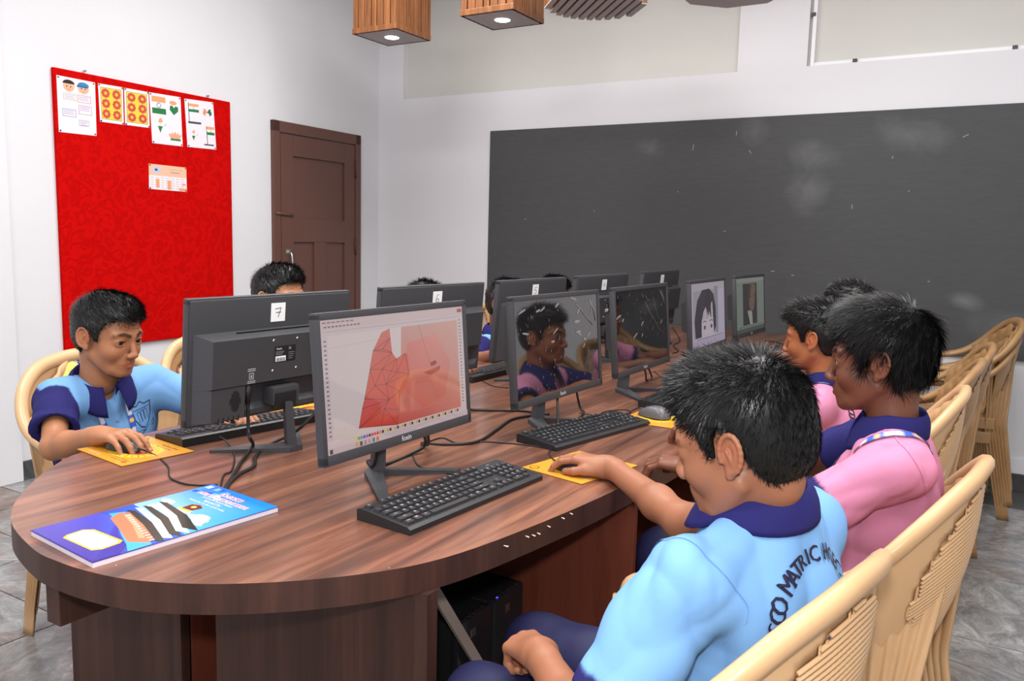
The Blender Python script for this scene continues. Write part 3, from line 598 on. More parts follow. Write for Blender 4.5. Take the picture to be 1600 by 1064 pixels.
def s_suit(sc, mp):                                # portrait of someone in a dark suit
    p = Print(.00001); U, Vv = .236, .131; p.rect(-U, -Vv, U, Vv, (112, 120, 112)); p.rect(-U, .112, U, Vv, (128, 132, 124)); p.rect(-.13, -.098, .11, .104, (44, 42, 42))
    p.ell(.03, .075, .06, .034, (92, 80, 66)); p.ell(.02, .03, .05, .066, (104, 84, 70)); p.poly([(-.05, .03), (-.03, .09), (.02, .104), (.0, .06), (-.03, .0)], (58, 50, 44)); p.ell(.0, .04, .009, .004, (44, 36, 32)); p.ell(.045, .04, .008, .004, (44, 36, 32)); p.line([(.015, -.005), (.045, -.004)], .004, (84, 56, 50))
    p.poly([(-.13, -.098), (-.10, -.05), (-.05, -.03), (.06, -.04), (.1, -.07), (.11, -.098)], (40, 40, 44)); p.poly([(-.055, -.03), (-.01, -.098), (.03, -.098), (.02, -.04), (.0, -.03)], (150, 150, 146)); p.line([(-.02, -.035), (.02, -.09)], .005, (96, 98, 98))
    p.rect(-U, -Vv, U, -.112, (70, 74, 72))
    for k in range(26): p.line([(-.2+k*.016, -.105), (-.191+k*.016, -.105)], .003, (40, 40, 40))
    p.build('display', M_SCREEN_LIT, sc, mp)
MON = {'R1': (-1.0845, 1.3716, 89.4, s_polygon, 'monitor showing an orange faceted drawing, its front facing the light-blue-shirted boy', None),
       'R2': (-1.0494, 2.0469, 87.9, s_film1, 'monitor with dark bubbled film-covered screen, behind the faceted drawing monitor', None),
       'R3': (-1.0445, 2.6689, 90.1, s_film2, 'monitor with dark creased film-covered screen, next to the fringe portrait monitor', None),
       'R4': (-1.0306, 3.3742, 90.7, s_face, 'monitor showing a grey picture of dark fringe hair above two eyes', None),
       'R5': (-1.0297, 4.0471, 88.6, s_suit, 'monitor showing a dark portrait of a person in a suit', None),
       'L7': (-1.5223, 1.42, 87.5, None, 'charcoal monitor seen from behind, white label numbered seven', '7'), 'L6': (-1.5174, 2.078, 86.1, None, 'charcoal monitor seen from behind, white label numbered six', '6'),
       'L5': (-1.5078, 2.6946, 88.7, None, 'charcoal monitor seen from behind, white label numbered five', '5'), 'L4': (-1.4994, 3.3058, 87.5, None, 'charcoal monitor seen from behind, white label numbered four', '4'),
       'L3': (-1.5193, 4.0847, 88.8, None, 'charcoal monitor seen from behind, white label numbered three', '3')}
for k, (x, y, a, scr, lab, num) in MON.items():
    t = make_monitor(num, scr); t['label'] = lab; t['group'] = 'monitors on the table'; a = math.radians(a)
    if k[0] == 'R': t.location = (x, y, TZ); t.rotation_euler = (0, 0, a)
    else:
        t.rotation_euler = (0, 0, a+PI); bk = Vector((math.sin(a), -math.cos(a), 0))*-1   # the fitted point lies on the back face
        t.location = Vector((x, y, TZ)) + bk*(MT+.004)

# ------------------------------------------------------------------ keyboards
M_KEY = mat('black_keycap', (44, 44, 47), .45); M_KB = mat('black_keyboard_shell', (34, 34, 36), .4)
def key_layout():
    K = []; u = .0188; x0 = -.214; ys = [.052, .028, .0092, -.0096, -.0284, -.0472]
    def row(y, items, x):
        for w_, ch in items:
            if ch is not None: K.append((x+w_*u/2, y, w_*u-.003, .0158, ch))
            x += w_*u
    row(ys[0], [(1, 'Esc'), (1, None)]+[(1, 'F%d' % i) for i in range(1, 5)]+[(.5, None)]+[(1, 'F%d' % i) for i in range(5, 9)]+[(.5, None)]+[(1, 'F%d' % i) for i in range(9, 13)], x0)
    row(ys[1], [(1, c) for c in '`1234567890-=']+[(2, '<')], x0); row(ys[2], [(1.5, 'Tab')]+[(1, c) for c in 'QWERTYUIOP[]']+[(1.5, '|')], x0)
    row(ys[3], [(1.75, 'Caps')]+[(1, c) for c in 'ASDFGHJKL;\'']+[(2.25, 'Ent')], x0); row(ys[4], [(2.25, 'Shift')]+[(1, c) for c in 'ZXCVBNM,./']+[(2.75, 'Shift')], x0)
    row(ys[5], [(1.25, 'Ctrl'), (1.25, 'W'), (1.25, 'Alt'), (6.25, ''), (1.25, 'Alt'), (1.25, 'W'), (1.25, 'M'), (1.25, 'Ctrl')], x0)
    xn = x0+15.25*u
    for y in (ys[0], ys[1], ys[2]): row(y, [(1, c) for c in ('Ins', 'Hm', 'Up')], xn)
    row(ys[4], [(1, None), (1, '^')], xn); row(ys[5], [(1, c) for c in '<v>'], xn)
    xp = xn+3.2*u
    for y, r_ in zip(ys[1:], ('N/*-', '789+', '456', '123E', '0.')): row(y, [(2 if c == '0' else 1, c) for c in r_], xp)
    return K
KEYS = key_layout()
def make_keyboard(detail):
    t = thing('keyboard', '', 'keyboard')
    prof = [(-.0675, 0), (.0675, 0), (.0675, .021), (.060, .024), (-.060, .014), (-.0675, .010)]; m = MB()
    L_ = .221; b = [(-L_, y, z) for y, z in prof]+[(L_, y, z) for y, z in prof]; n = len(prof)
    m.add(b, [tuple(range(n)), tuple(range(2*n-1, n-1, -1))]+[(i, i+n, (i+1) % n+n, (i+1) % n) for i in range(n)]); base = m.build('base', M_KB, t)
    ang = math.atan2(.010, .12); allk = MB(); txt = Print(.00003); caps = {}
    for x, y, w_, d, ch in KEYS:
        z = .0165+y*.0833; key = MB(); a, b2 = w_/2, d/2
        key.add([(-a, -b2, 0), (a, -b2, 0), (a, b2, 0), (-a, b2, 0), (-a+.002, -b2+.0015, .0075), (a-.002, -b2+.0015, .0075), (a-.002, b2-.003, .0075), (-a+.002, b2-.003, .0075)], [(4, 5, 6, 7), (0, 1, 5, 4), (1, 2, 6, 5), (2, 3, 7, 6), (3, 0, 4, 7)])
        if detail:
            kk = round(w_, 4)
            if kk not in caps: caps[kk] = mesh('key', key.V, key.F, smooth=False); caps[kk].materials.append(M_KEY)
            ob('key', caps[kk], None, t, (x, y, z), (ang, 0, 0))
            if ch: s_ = .0072 if len(ch) == 1 else .0042; txt.text(ch, x-(w_/2-.007 if len(ch) == 1 and w_ < .03 else 0)*.35, y-.001, s_, (222, 222, 224))
        else: allk.add([(vx+x, vy+y, vz+z) for vx, vy, vz in key.V], key.F)
    if not detail: o = allk.build('keys', M_KEY, t); o['kind'] = 'stuff'
    else: txt.build('legends', M_PRINT, t, lambda u, v, w: (u, v, .0165+v*.0833+.0078+w*.2))
    p = Print(); p.text('foxin', .17, .0478, .006, (170, 170, 170)); p.build('logo', M_PRINT, base, lambda u, v, w: (u, v, .0188+v*.0833+.0012+w))
    return t
kb_d = make_keyboard(True); kb_s = make_keyboard(False); used = set()
def put_kb(proto, x, y, rz, label):
    o = proto if proto.name not in used else copy_tree(proto); used.add(proto.name)
    o.location = (x, y, TZ); o.rotation_euler = (0, 0, rz); o['label'] = label; o['group'] = 'keyboards on the table'; return o
def kb_from_px(proto, pl, pr, label):              # front-left and front-right bottom corners of a right-row keyboard
    a, b = onz(*pl, TZ), onz(*pr, TZ); d = (b-a).normalized(); c = (a+b)/2 + Vector((-d.y, d.x, 0))*.0675
    return put_kb(proto, c.x, c.y, math.atan2(d.y, d.x), label)
kb_from_px(kb_d, (642, 837), (847, 750), 'black keyboard lying before the faceted drawing monitor')
kb_from_px(kb_d, (868, 706), (1016, 664), 'black keyboard beside the hand resting on a mouse, before the bubbled screen')
put_kb(kb_s, -.905, 2.68, PI/2, 'black keyboard before the creased film screen, partly hidden by hair')
put_kb(kb_s, -.89, 3.37, PI/2, 'black keyboard before the fringe portrait monitor'); put_kb(kb_s, -.89, 4.05, PI/2, 'black keyboard before the suit portrait monitor')
a, b = onz(285, 700, TZ), onz(490, 660, TZ); d = (b-a).normalized()
kbl = put_kb(kb_d, 0, 0, math.atan2(-d.y, -d.x), 'black keyboard behind the monitor numbered seven'); c = (a + d*.221) + Vector((-d.y, d.x, 0))*.0675; kbl.location = (c.x, c.y, TZ)
for y, n in ((2.08, 6), (2.70, 5), (3.31, 4), (4.08, 3)): put_kb(kb_s, -1.70, y, -PI/2, 'black keyboard behind the monitor numbered '+NUM[n])

# ------------------------------------------------------------------ mouse mats and mice
M_MATB = mat('mat_foam', (150, 90, 30), .7)
def make_mat(P0, Pu, Pv, label):                   # corner, end of long side, end of short side
    P0, Pu, Pv = (Vector(p) for p in (P0, Pu, Pv)); u = Pu-P0; L_ = u.length; u.normalize(); v = Vector((-u.y, u.x, 0)); 
    if (Pv-P0).dot(v) < 0: P0 = P0 + u*L_; u = -u; v = -v
    t = thing('mouse_mat', label, 'mouse mat', (P0.x, P0.y, TZ), math.atan2(u.y, u.x), 'orange mouse mats'); W, H = .22, .18
    MB().box((0, 0, 0), (W, H, .0025), .0004).build('pad', M_MATB, t)
    p = Print(.00004); p.rect(.001, .001, W-.001, H-.001, (214, 150, 52)); p.ell(W*.52, H*.5, .075, .06, (222, 176, 50)); p.ring(W*.52, H*.5, .066, .052, .005, (232, 208, 60)); p.ring(W*.52, H*.5, .056, .043, .004, (222, 196, 40)); p.ell(W*.52, H*.5, .045, .034, (150, 40, 50)); p.ell(W*.52, H*.52, .03, .022, (206, 120, 40))
    p.text('Don Bosco School', W*.66, H*.86, .012, (96, 60, 20), sx=.8); p.text('Matric Hr. Sec. School', W*.64, H*.79, .009, (96, 60, 20), sx=.8)
    p.ell(.022, H-.022, .011, .011, (196, 150, 30)); p.ring(.022, H-.022, .011, .011, .002, (120, 70, 20)); p.text('Computer Lab', W*.26, .012, .010, (238, 226, 200)); p.ell(W-.03, .02, .006, .006, (200, 90, 60))
    for k in range(2): p.line([(W*.58, .03-k*.009), (W*.9, .03-k*.009)], .002, (170, 110, 40))
    p.build('print', M_GLOSSPRINT, t, lambda a, b, w: (a, b, .0026+w)); return t
make_mat(onz(120, 703, TZ), onz(182, 727, TZ), onz(225, 682, TZ), 'orange mouse mat beside the numbered seven monitor')
make_mat(onz(909, 758, TZ), onz(948, 745, TZ), onz(820, 722, TZ), 'orange mouse mat at the table edge beside the nearest keyboards').rotation_euler
tm = make_mat((-.76, 2.22, TZ), (-.76, 2.43, TZ), (-.94, 2.22, TZ), 'orange mouse mat under the free grey mouse')
for y, n in ((1.80, 6), (2.42, 5)): make_mat((-1.86, y+.1, TZ), (-1.86, y-.11, TZ), (-1.68, y+.1, TZ), 'orange mouse mat next to the keyboard behind the monitor numbered '+NUM[n])
M_MOUSE = mat('satin_black_mouse', (42, 42, 46), .3); M_MOUSE2 = mat('grey_mouse_top', (92, 92, 98), .28)
def make_mouse(x, y, rz, label, m):
    t = thing('computer_mouse', label, 'mouse', (x, y, TZ+.0026), rz, 'computer mice')
    def f(u, v):
        a = u*2*PI; e = v*PI/2; cx, sy = math.cos(a), math.sin(a); r = math.cos(e)
        px = .056*math.copysign(abs(cx)**.85, cx)*r**.8; py = .030*math.copysign(abs(sy)**.85, sy)*r**.7*(1-.12*cx)
        return (px, py, .003+.033*math.sin(e)**.9*(1-.28*cx*r-.12*cx*cx*r))
    MB().grid(f, 28, 10).build('shell', m, t, smooth=True)
    MB().lathe([(0, 0), (.03, 0), (.03, .004)], 20).build('base', M_BLKP, t).scale = (1.75, .93, 1)
    MB().tube([(.030, 0, .021), (.030, .0001, .0212), (.030, .004, .0212)], .009, 12).build('scroll_wheel', M_BLKP, t, loc=(0, -.002, 0))
    MB().box((.012, -.0006, .0275), (.05, .0006, .0285)).build('button_gap', M_BLKP, t, rot=(0, .22, 0))
    return t
MOUSE_A = onz(196, 694, TZ+.015); MOUSE_B = onz(899, 728, TZ+.015)
make_mouse(MOUSE_A.x, MOUSE_A.y, math.radians(5), 'black mouse under the hand of the boy beside the red board', M_MOUSE)
make_mouse(MOUSE_B.x, MOUSE_B.y, math.radians(172), 'black mouse under the hand reaching from the light blue shirt', M_MOUSE)
P = onz(1022, 648, TZ+.01); make_mouse(P.x, P.y, math.radians(165), 'grey mouse lying free on its orange mat', M_MOUSE2)
P = onz(1016, 540, TZ+.01); make_mouse(P.x, P.y, math.radians(10), 'small grey mouse between the creased screen and fringe portrait monitors', M_MOUSE2)

# ------------------------------------------------------------------ school diary
A_, B_, C_, D_ = (onz(*p, TZ+.009) for p in ((57, 833), (152, 882), (427, 790), (323, 754)))
uu = ((B_-A_)+(C_-D_))/2; vv = ((D_-A_)+(C_-B_))/2; W, H = uu.length, vv.length; ctr = (A_+B_+C_+D_)/4
bk = thing('school_diary', 'thin paperback school diary with blue cover lying on the rounded table end', 'book', (ctr.x, ctr.y, TZ), math.atan2(uu.y, uu.x))
MB().box((-W/2, -H/2, .0005), (W/2, H/2, .0085), .0008).build('pages', mat('page_edges', (226, 214, 226), .8), bk)
MB().box((-W/2-.001, -H/2-.001, .0085), (W/2+.001, H/2+.001, .0095)).build('cover', mat('cover_card', (60, 60, 150), .3), bk); MB().box((-W/2, -H/2, 0), (W/2, H/2, .0006)).build('back_cover', M_WHITE, bk)
p = Print(.00001)
def grad(P, cols): b = len(p.V); p.w += p.dz; p.V += [(a[0], a[1], p.w) for a in P]; p.C += [lin(c) for c in cols]; p.F.append(tuple(range(b, b+len(P))))
grad([(0, 0), (1, 0), (1, 1), (0, 1)], [(58, 40, 140), (58, 44, 150), (30, 130, 220), (40, 110, 215)])
grad([(0, .52), (1, .45), (1, .95), (0, .95)], [(140, 190, 235), (90, 170, 235), (30, 130, 222), (40, 130, 222)])
for k in range(26): 
    x, y = random.uniform(.13, .85), random.uniform(.5, .66); p.ell(x, y*.9+.04+(.06*(1-x)), random.uniform(.05, .12), random.uniform(.014, .035), random.choice(((236, 240, 248), (206, 224, 244), (170, 208, 242))), n=12)
for k in range(14): x, y, s = random.uniform(0, .4), random.uniform(.84, .94), random.uniform(.02, .05); p.rect(x, y, x+s*1.6, y+s, random.choice(((60, 120, 225), (110, 170, 240), (40, 80, 190), (180, 214, 248))))
grad([(0, 0), (1, 0), (1, .12), (.86, .2), (.62, .24), (.4, .3), (.2, .37), (0, .32)], [(62, 44, 150), (52, 36, 138), (50, 36, 140), (56, 40, 146), (58, 44, 150), (60, 60, 170), (70, 90, 200), (70, 70, 180)])
p.poly([(.86, .2), (1, .16), (1, .28), (.5, .36), (.14, .43), (.08, .36), (.3, .33), (.62, .25)], (60, 160, 232))
p.poly([(.13, .4), (.2, .33), (.5, .28), (.82, .22), (.95, .28), (.9, .33), (.5, .42), (.22, .46)], (206, 116, 84)); p.poly([(.2, .4), (.5, .35), (.8, .28), (.84, .3), (.5, .38), (.22, .43)], (226, 150, 112))
for k in range(5):
    y = .34+k*.045; p.poly([(.97-.03*k, y-.03), (1, y), (.6, y+.09), (.18, y+.13), (.1, y+.11), (.55, y+.05)], (54, 52, 44) if k % 2 == 0 else (236, 238, 240))
for k in range(12): p.line([(.25+k*.06, .40-k*.009), (.26+k*.06, .415-k*.009)], .012, (240, 240, 240))
p.poly([(.32, .08), (.36, .05), (.78, .06), (.82, .1), (.8, .19), (.76, .215), (.36, .2), (.3, .16)], (222, 178, 60)); p.poly([(.345, .085), (.38, .062), (.76, .072), (.795, .105), (.775, .183), (.74, .2), (.37, .186), (.325, .155)], (244, 244, 238))
p.poly([(.4, .655), (.53, .665), (.55, .72), (.47, .74), (.39, .72)], (120, 50, 30)); p.ell(.47, .7, .03, .015, (236, 190, 110)); p.poly([(.36, .655), (.58, .655), (.56, .638), (.38, .638)], (230, 200, 60))
for s_, y, z, c in (('DONBOSCO', .905, .058, (214, 40, 60)), ('MATRIC HIGHER SECONDARY SCHOOL', .852, .052, (214, 40, 60))):
    for o_ in (-.004, .004): p.text(s_, .5+o_, y-.004, z, (240, 236, 240), sx=.78 if len(s_) > 10 else 1)
    p.text(s_, .5, y, z, c, sx=.78 if len(s_) > 10 else 1)
p.text('(An ISO certified Educational Institution)', .5, .822, .030, (236, 240, 248), sx=.9); p.text('MELALAKOTTAI', .5, .786, .034, (240, 240, 250)); p.text('Pudukkottai Road, T.K. District - 622 303, Tamilnadu', .5, .756, .027, (236, 240, 248), sx=.9)
p.build('cover_print', M_GLOSSPRINT, bk, lambda u, v, w: ((u-.5)*W, (v-.5)*H, .0096+w))

# ------------------------------------------------------------------ cables
def cable(pts, r, label, z=None, name='power_cable'):
    P = [(onz(*p[:2], p[2] if len(p) > 2 else TZ+r) if not isinstance(p, Vector) else p) for p in pts]
    return tag(MB().tube(catmull(P, 6), r, 8).build(name, M_BLK, smooth=True), label, 'cable', 'cables on the table')
def mon_pt(k, x, y, z):
    o = [q for q in COL.objects if q.get('label') == MON[k][4]][0]; m4 = Matrix.Translation(o.location) @ Matrix.Rotation(o.rotation_euler.z, 4, 'Z'); return m4 @ Vector(tl(x, y, z))
s1 = mon_pt('L7', .10, MT+.024, -.062); s2 = mon_pt('L7', -.16, MT+.03, -.062)
MB().tube([s1+Vector((0, 0, .004)), s1-Vector((0, 0, .02)), s1-Vector((0, 0, .045))], [.010, .009, .005], 8).build('plug', M_BLK, smooth=True, parent=None)
plug = COL.objects['plug']; tag(plug, 'black power plug in the back of the monitor numbered seven', 'plug')
cable([s1-Vector((0, 0, .04)), s1-Vector((0, 0, .11)), (391, 685, TZ+.05), (395, 697, TZ+.012), (378, 720), (365, 742), (352, 762), (345, 775)], .0042, 'thick black cable dropping from the plug of the monitor numbered seven')
cable([s2, s2-Vector((0, 0, .06)), (478, 660, TZ+.05), (455, 678, TZ+.02), (420, 695), (400, 712), (397, 728), (375, 740), (357, 757), (350, 775)], .0042, 'black cable curving from the monitor socket past the stand foot of number seven')
cable([(343, 682, TZ+.02), (356, 692, TZ+.006), (366, 712), (362, 735), (350, 742), (345, 760), (347, 772)], .0022, 'thin keyboard cable joining the thick cables beside the diary')
cable([(215, 700, TZ+.02), (240, 710), (262, 728), (265, 745), (285, 755), (310, 758), (340, 757)], .002, 'thin mouse cable wandering from the mat towards the diary', name='mouse_cable')
cable([(735, 640), (780, 641), (820, 642), (858, 647)], .004, 'thick black cable running behind the bubbled screen foot')
cable([mon_pt('R1', .1, MT+.02, -.06), (670, 690, TZ+.03), (660, 692), (700, 694), (745, 690), (775, 672), (800, 655), (838, 648)], .004, 'black cable looping from the faceted drawing monitor to its neighbour')
cable([mon_pt('R1', -.02, MT+.03, -.08), (585, 725, TZ+.03), (575, 720, TZ+.02), (600, 726), (640, 710), (665, 690, TZ+.03), mon_pt('R1', .06, MT+.02, -.08)], .004, 'black cable looped under the faceted drawing monitor')
cable([(645, 712), (655, 728), (690, 738), (725, 742), (745, 738)], .002, 'thin keyboard cable behind the nearest keyboard'); 
cable([(660, 694), (690, 684), (715, 692), (760, 690), (820, 695), (868, 702)], .002, 'thin cable crossing the table towards the second keyboard')
cable([mon_pt('R2', .05, MT+.03, -.08), (872, 660, TZ+.03), (870, 672), (895, 660), (912, 645), (905, 632, TZ+.02), mon_pt('R2', .12, MT+.02, -.06)], .0035, 'black cable looping under the bubbled screen')
cable([(880, 655), (905, 665), (930, 668), (950, 662)], .002, 'thin cable beside the bubbled screen foot'); cable([(905, 645, TZ+.01), (940, 650), (975, 648), (990, 640), (1000, 636)], .0018, 'thin mouse cable heading to the grey mouse', name='mouse_cable')
cable([(935, 652), (955, 647), (985, 645), (975, 640), (945, 643), (935, 650)], .0018, 'small loop of thin mouse cable beside the second keyboard', name='mouse_cable')
cable([(878, 724, TZ+.02), (862, 716), (858, 706), (868, 700)], .0018, 'thin mouse cable from the hand-held mouse to its keyboard', name='mouse_cable')
cable([mon_pt('R3', .02, MT+.02, -.08), (1008, 580, TZ+.05), (1010, 594), (1018, 592), (1016, 582, TZ+.03), mon_pt('R3', .04, MT+.02, -.07)], .0035, 'black cable looping under the creased film screen')
cable([(1022, 580), (1035, 590), (1055, 597), (1070, 600)], .002, 'thin cable behind the creased film screen foot'); cable([(1050, 510, TZ+.01), (1058, 522), (1062, 533), (1052, 540), (1060, 548), (1050, 552)], .0025, 'thin cable coiled between the creased screen and the fringe portrait')
cable([(1065, 552), (1080, 562), (1075, 555), (1066, 550)], .004, 'cable loop at the foot of the fringe portrait monitor'); cable([(1195, 532), (1215, 535), (1235, 542), (1255, 545)], .002, 'thin cable beside the suit portrait monitor'); cable([(736, 598), (750, 594), (770, 603), (795, 606)], .0018, 'thin mouse cable behind the monitor numbered six', name='mouse_cable')

# ------------------------------------------------------------------ computer towers under the table
def tower(y0, y1, label):
    t = thing('computer_tower', label, 'computer', (-.95, y0, 0), 0, 'computer towers under the table'); w_ = y1-y0
    MB().box((-.32, 0, .01), (-.02, w_, .445), .006).build('case', M_BLKP, t, angle=40); f = MB().box((-.022, .002, .006), (0, w_-.002, .448), .010).build('front_panel', mat('gloss_black_front', (34, 34, 37), .22), t, angle=40)
    for k in range(5): MB().box((-.015, .03+k*.02, .4475), (-.006, .04+k*.02, .4495)).build('port', M_STEEL, f)
    MB().box((-.001, .05, .40), (.003, .07, .42), .001).build('power_button', M_STEEL, f); y0 > 1.5 and MB().lathe([(0, .002), (.003, .001)], 8).build('power_led', mat('blue_led', (60, 60, 255), .4, emit=4), f, loc=(-.005, .022, .4475))
    for x in (-.30, -.06): MB().box((x, .01, 0), (x+.04, w_-.01, .011)).build('foot', M_BLKP, t)
tower(1.40, 1.545, 'black computer tower under the table, nearer the end panel'); tower(1.55, 1.695, 'black computer tower under the table against the mahogany divider')
tag(MB().tube(catmull([(-.93, 1.22, .0), (-.90, 1.25, .2), (-.93, 1.27, .32), (-1.0, 1.32, .40)], 6), .006, 8).build('network_cable', mat('grey_cable', (190, 190, 188), .5), smooth=True), 'pale grey cable hanging under the table beside the towers', 'cable')

tag(MB().box((-.004, -.012, 0), (.004, .012, .80)).build('cable_duct', mat('pale_strip', (176, 160, 150), .4), loc=(-.925, 1.70, .002), rot=(math.radians(36), 0, 0)), 'thin pale strip leaning under the table before the towers', 'strip')
# ------------------------------------------------------------------ chairs
M_CHAIR = mat('beige_moulded_plastic', (206, 166, 122), .36, var=(5, .5, (194, 154, 110)), bump=(40, .03)); M_CHAIR2 = mat('worn_tan_plastic', (172, 134, 92), .4, var=(7, .8, (144, 108, 70)), bump=(40, .05))
RIM = [(.215, -.268, .60), (.20, -.275, .635), (.12, -.283, .652), (-.02, -.285, .66), (-.12, -.278, .685), (-.19, -.262, .735), (-.245, -.225, .80), (-.285, -.16, .85), (-.305, -.08, .872), (-.31, 0, .879)]
RIM = RIM+[(x, -y, z) for x, y, z in RIM[-2::-1]]
def make_chair(m):
    t = thing('plastic_armchair', '', 'chair')
    R_ = catmull(RIM, 6); nR = len(R_)
    MB().tube(R_, [.017+.005*math.sin(PI*i/(nR-1)) for i in range(nR)], 10, sq=.72).build('rim', m, t, smooth=True)
    # seat
    def seat(u, v):
        a = 2*PI*u; c, s = math.cos(a), math.sin(a); e = .45; x = .225*math.copysign(abs(c)**e, c)*v; y = (.232+.012*c)*math.copysign(abs(s)**e, s)*v
        return (x+.0, y, .435-.022*(1-v*v)-.02*max(0, v-.93)/.07+.012*max(0, x)/.2*v)
    MB().grid(seat, 40, 12).build('seat', m, t, smooth=True, solid=-.008)
    # back shell between the seat rear and the rim
    i0, i1 = 5*6, nR-1-5*6; n = i1-i0
    def back(u, v):
        k = i0+u*n; a = int(min(k, nR-2)); p = R_[a].lerp(R_[a+1], k-a); tt_ = 2*u-1
        q = Vector((-.205+.055*tt_*tt_, .205*tt_, .425)); r_ = q.lerp(p, v); r_.x -= .03*math.sin(PI*v)*(1-.5*tt_*tt_); return r_
    def inner(u, v): return ((u-.5)/.36)**2+((v-.58)/.34)**2 < 1
    MB().grid(back, 48, 24, lambda u, v: not inner(u, v)).build('backrest', m, t, smooth=True, solid=.007)
    wv = MB()
    for k in range(-17, 18):
        for s in (0, 1):
            P = []
            for j in range(25):
                q = -1+2*j/24; a, b = (k/17, q) if s else (q, k/17)
                if a*a+b*b < 1.02: r_ = Vector(back(.5+a*.375, .58+b*.355)); r_.x += .0005*(1 if s else -1)-.003; P.append(r_)
            if len(P) > 2: wv.tube(P, .0034, 6, sq=.4, caps=False, up=(0, 0, 1) if s else (0, 1, 0))
    wv.build('woven_panel', m, t, smooth=True)
    for s in (-1, 1):
        # rear leg fans out into a ribbed side panel under the rim
        def leg(u, v, s=s):
            z = u*.43; k0, k1 = R_[i0-3], R_[i0+20]
            if u < .52: f = u/.52; c = Vector((-.285+.075*f, -.232+.012*f, f*.40)); w_ = .026+.012*f; p = c+Vector((1, 0, 0))*((v-.5)*2*w_)
            else:
                f = (u-.52)/.48; c = Vector((-.21, -.22, .40)); lo = c+Vector(((v-.5)*2*.038, 0, 0)); hi = k1.lerp(k0, v); p = lo.lerp(hi, f)
            p.y += .0045*math.sin(v*5*2*PI)*(1 if u > .1 else 0)+.004*math.cos((v-.5)*PI) * -1
            p.y *= -s; return p
        MB().grid(leg, 26, 30).build('leg', m, t, smooth=True, solid=.009)
        def fleg(u, v, s=s):
            c = Vector((.255-.05*u, -.262-.008*u+.015*(1-u), .60*u)); w_ = .024+.012*u; p = c+Vector(((v-.5)*2*w_, 0, 0)); p.y += -.008*math.cos((v-.5)*PI); p.y *= -s; return p
        MB().grid(fleg, 10, 10).build('leg', m, t, smooth=True, solid=.01)
        MB().box((-.20, s*.222-.012, .37), (.225, s*.222+.012, .425), .004).build('side_rail', m, t)
    MB().box((-.215, -.2, .38), (-.195, .2, .425), .003).build('rear_rail', m, t); MB().box((.20, -.22, .375), (.218, .22, .425), .003).build('front_rail', m, t)
    return t
ch_proto = make_chair(M_CHAIR); ch_tan = make_chair(M_CHAIR2); chairs = 0
def chair(x, y, rz, label, z=0., proto=None):
    proto = proto or ch_proto; o = proto if proto.name not in used else copy_tree(proto); used.add(proto.name)
    o.location = (x, y, z); o.rotation_euler = (0, 0, rz); o['label'] = label; o['group'] = 'plastic armchairs'; return o
CH_A = chair(-2.28, 1.565, 0, 'beige plastic armchair with a round sticker, under the boy beside the red board')
chair(-.42, 1.13, PI-.2, 'beige plastic armchair under the boy in the light blue shirt, armrest by the table')
chair(-.30, 1.80, PI-.12, 'beige plastic armchair with speckled rim under the pink-shirted boy wearing a lanyard')
chair(-.36, 2.70, PI, 'beige plastic armchair under the pink-shirted boy with lettering on his back')
chair(-.33, 3.45, PI, 'tan plastic armchair under the boy whose dark hair shows before the blackboard', proto=ch_tan)
chair(-.30, 4.05, PI+.1, 'tan worn plastic armchair standing empty before the suit portrait monitor', proto=ch_tan)
chair(-.20, 4.66, PI+.2, 'tan worn plastic armchair, lower of the pair against the blackboard wall', proto=ch_tan)
chair(-.19, 4.665, PI+.2, 'tan worn plastic armchair, stacked on top of another by the blackboard wall', z=.07, proto=ch_tan)
for y, n in ((2.12, 6), (2.76, 5), (3.36, 4), (4.1, 3)): chair(-2.36, y, 0, 'beige plastic armchair behind the monitor numbered '+NUM[n])

p = Print(); p.ell(0, 0, .04, .04, (60, 60, 170)); p.ell(0, 0, .034, .034, (236, 226, 120)); p.text('*', 0, -.03, .05, (190, 170, 60))
for k in range(12): p.line([(.037*math.cos(k*PI/6), .037*math.sin(k*PI/6)), (.037*math.cos(k*PI/6+.25), .037*math.sin(k*PI/6+.25))], .002, (220, 220, 240))
p.build('round_sticker', M_PRINT, CH_A, lambda u, v, w: (-.287-.30*v+w, u*-1-.05, .832+v*.95))

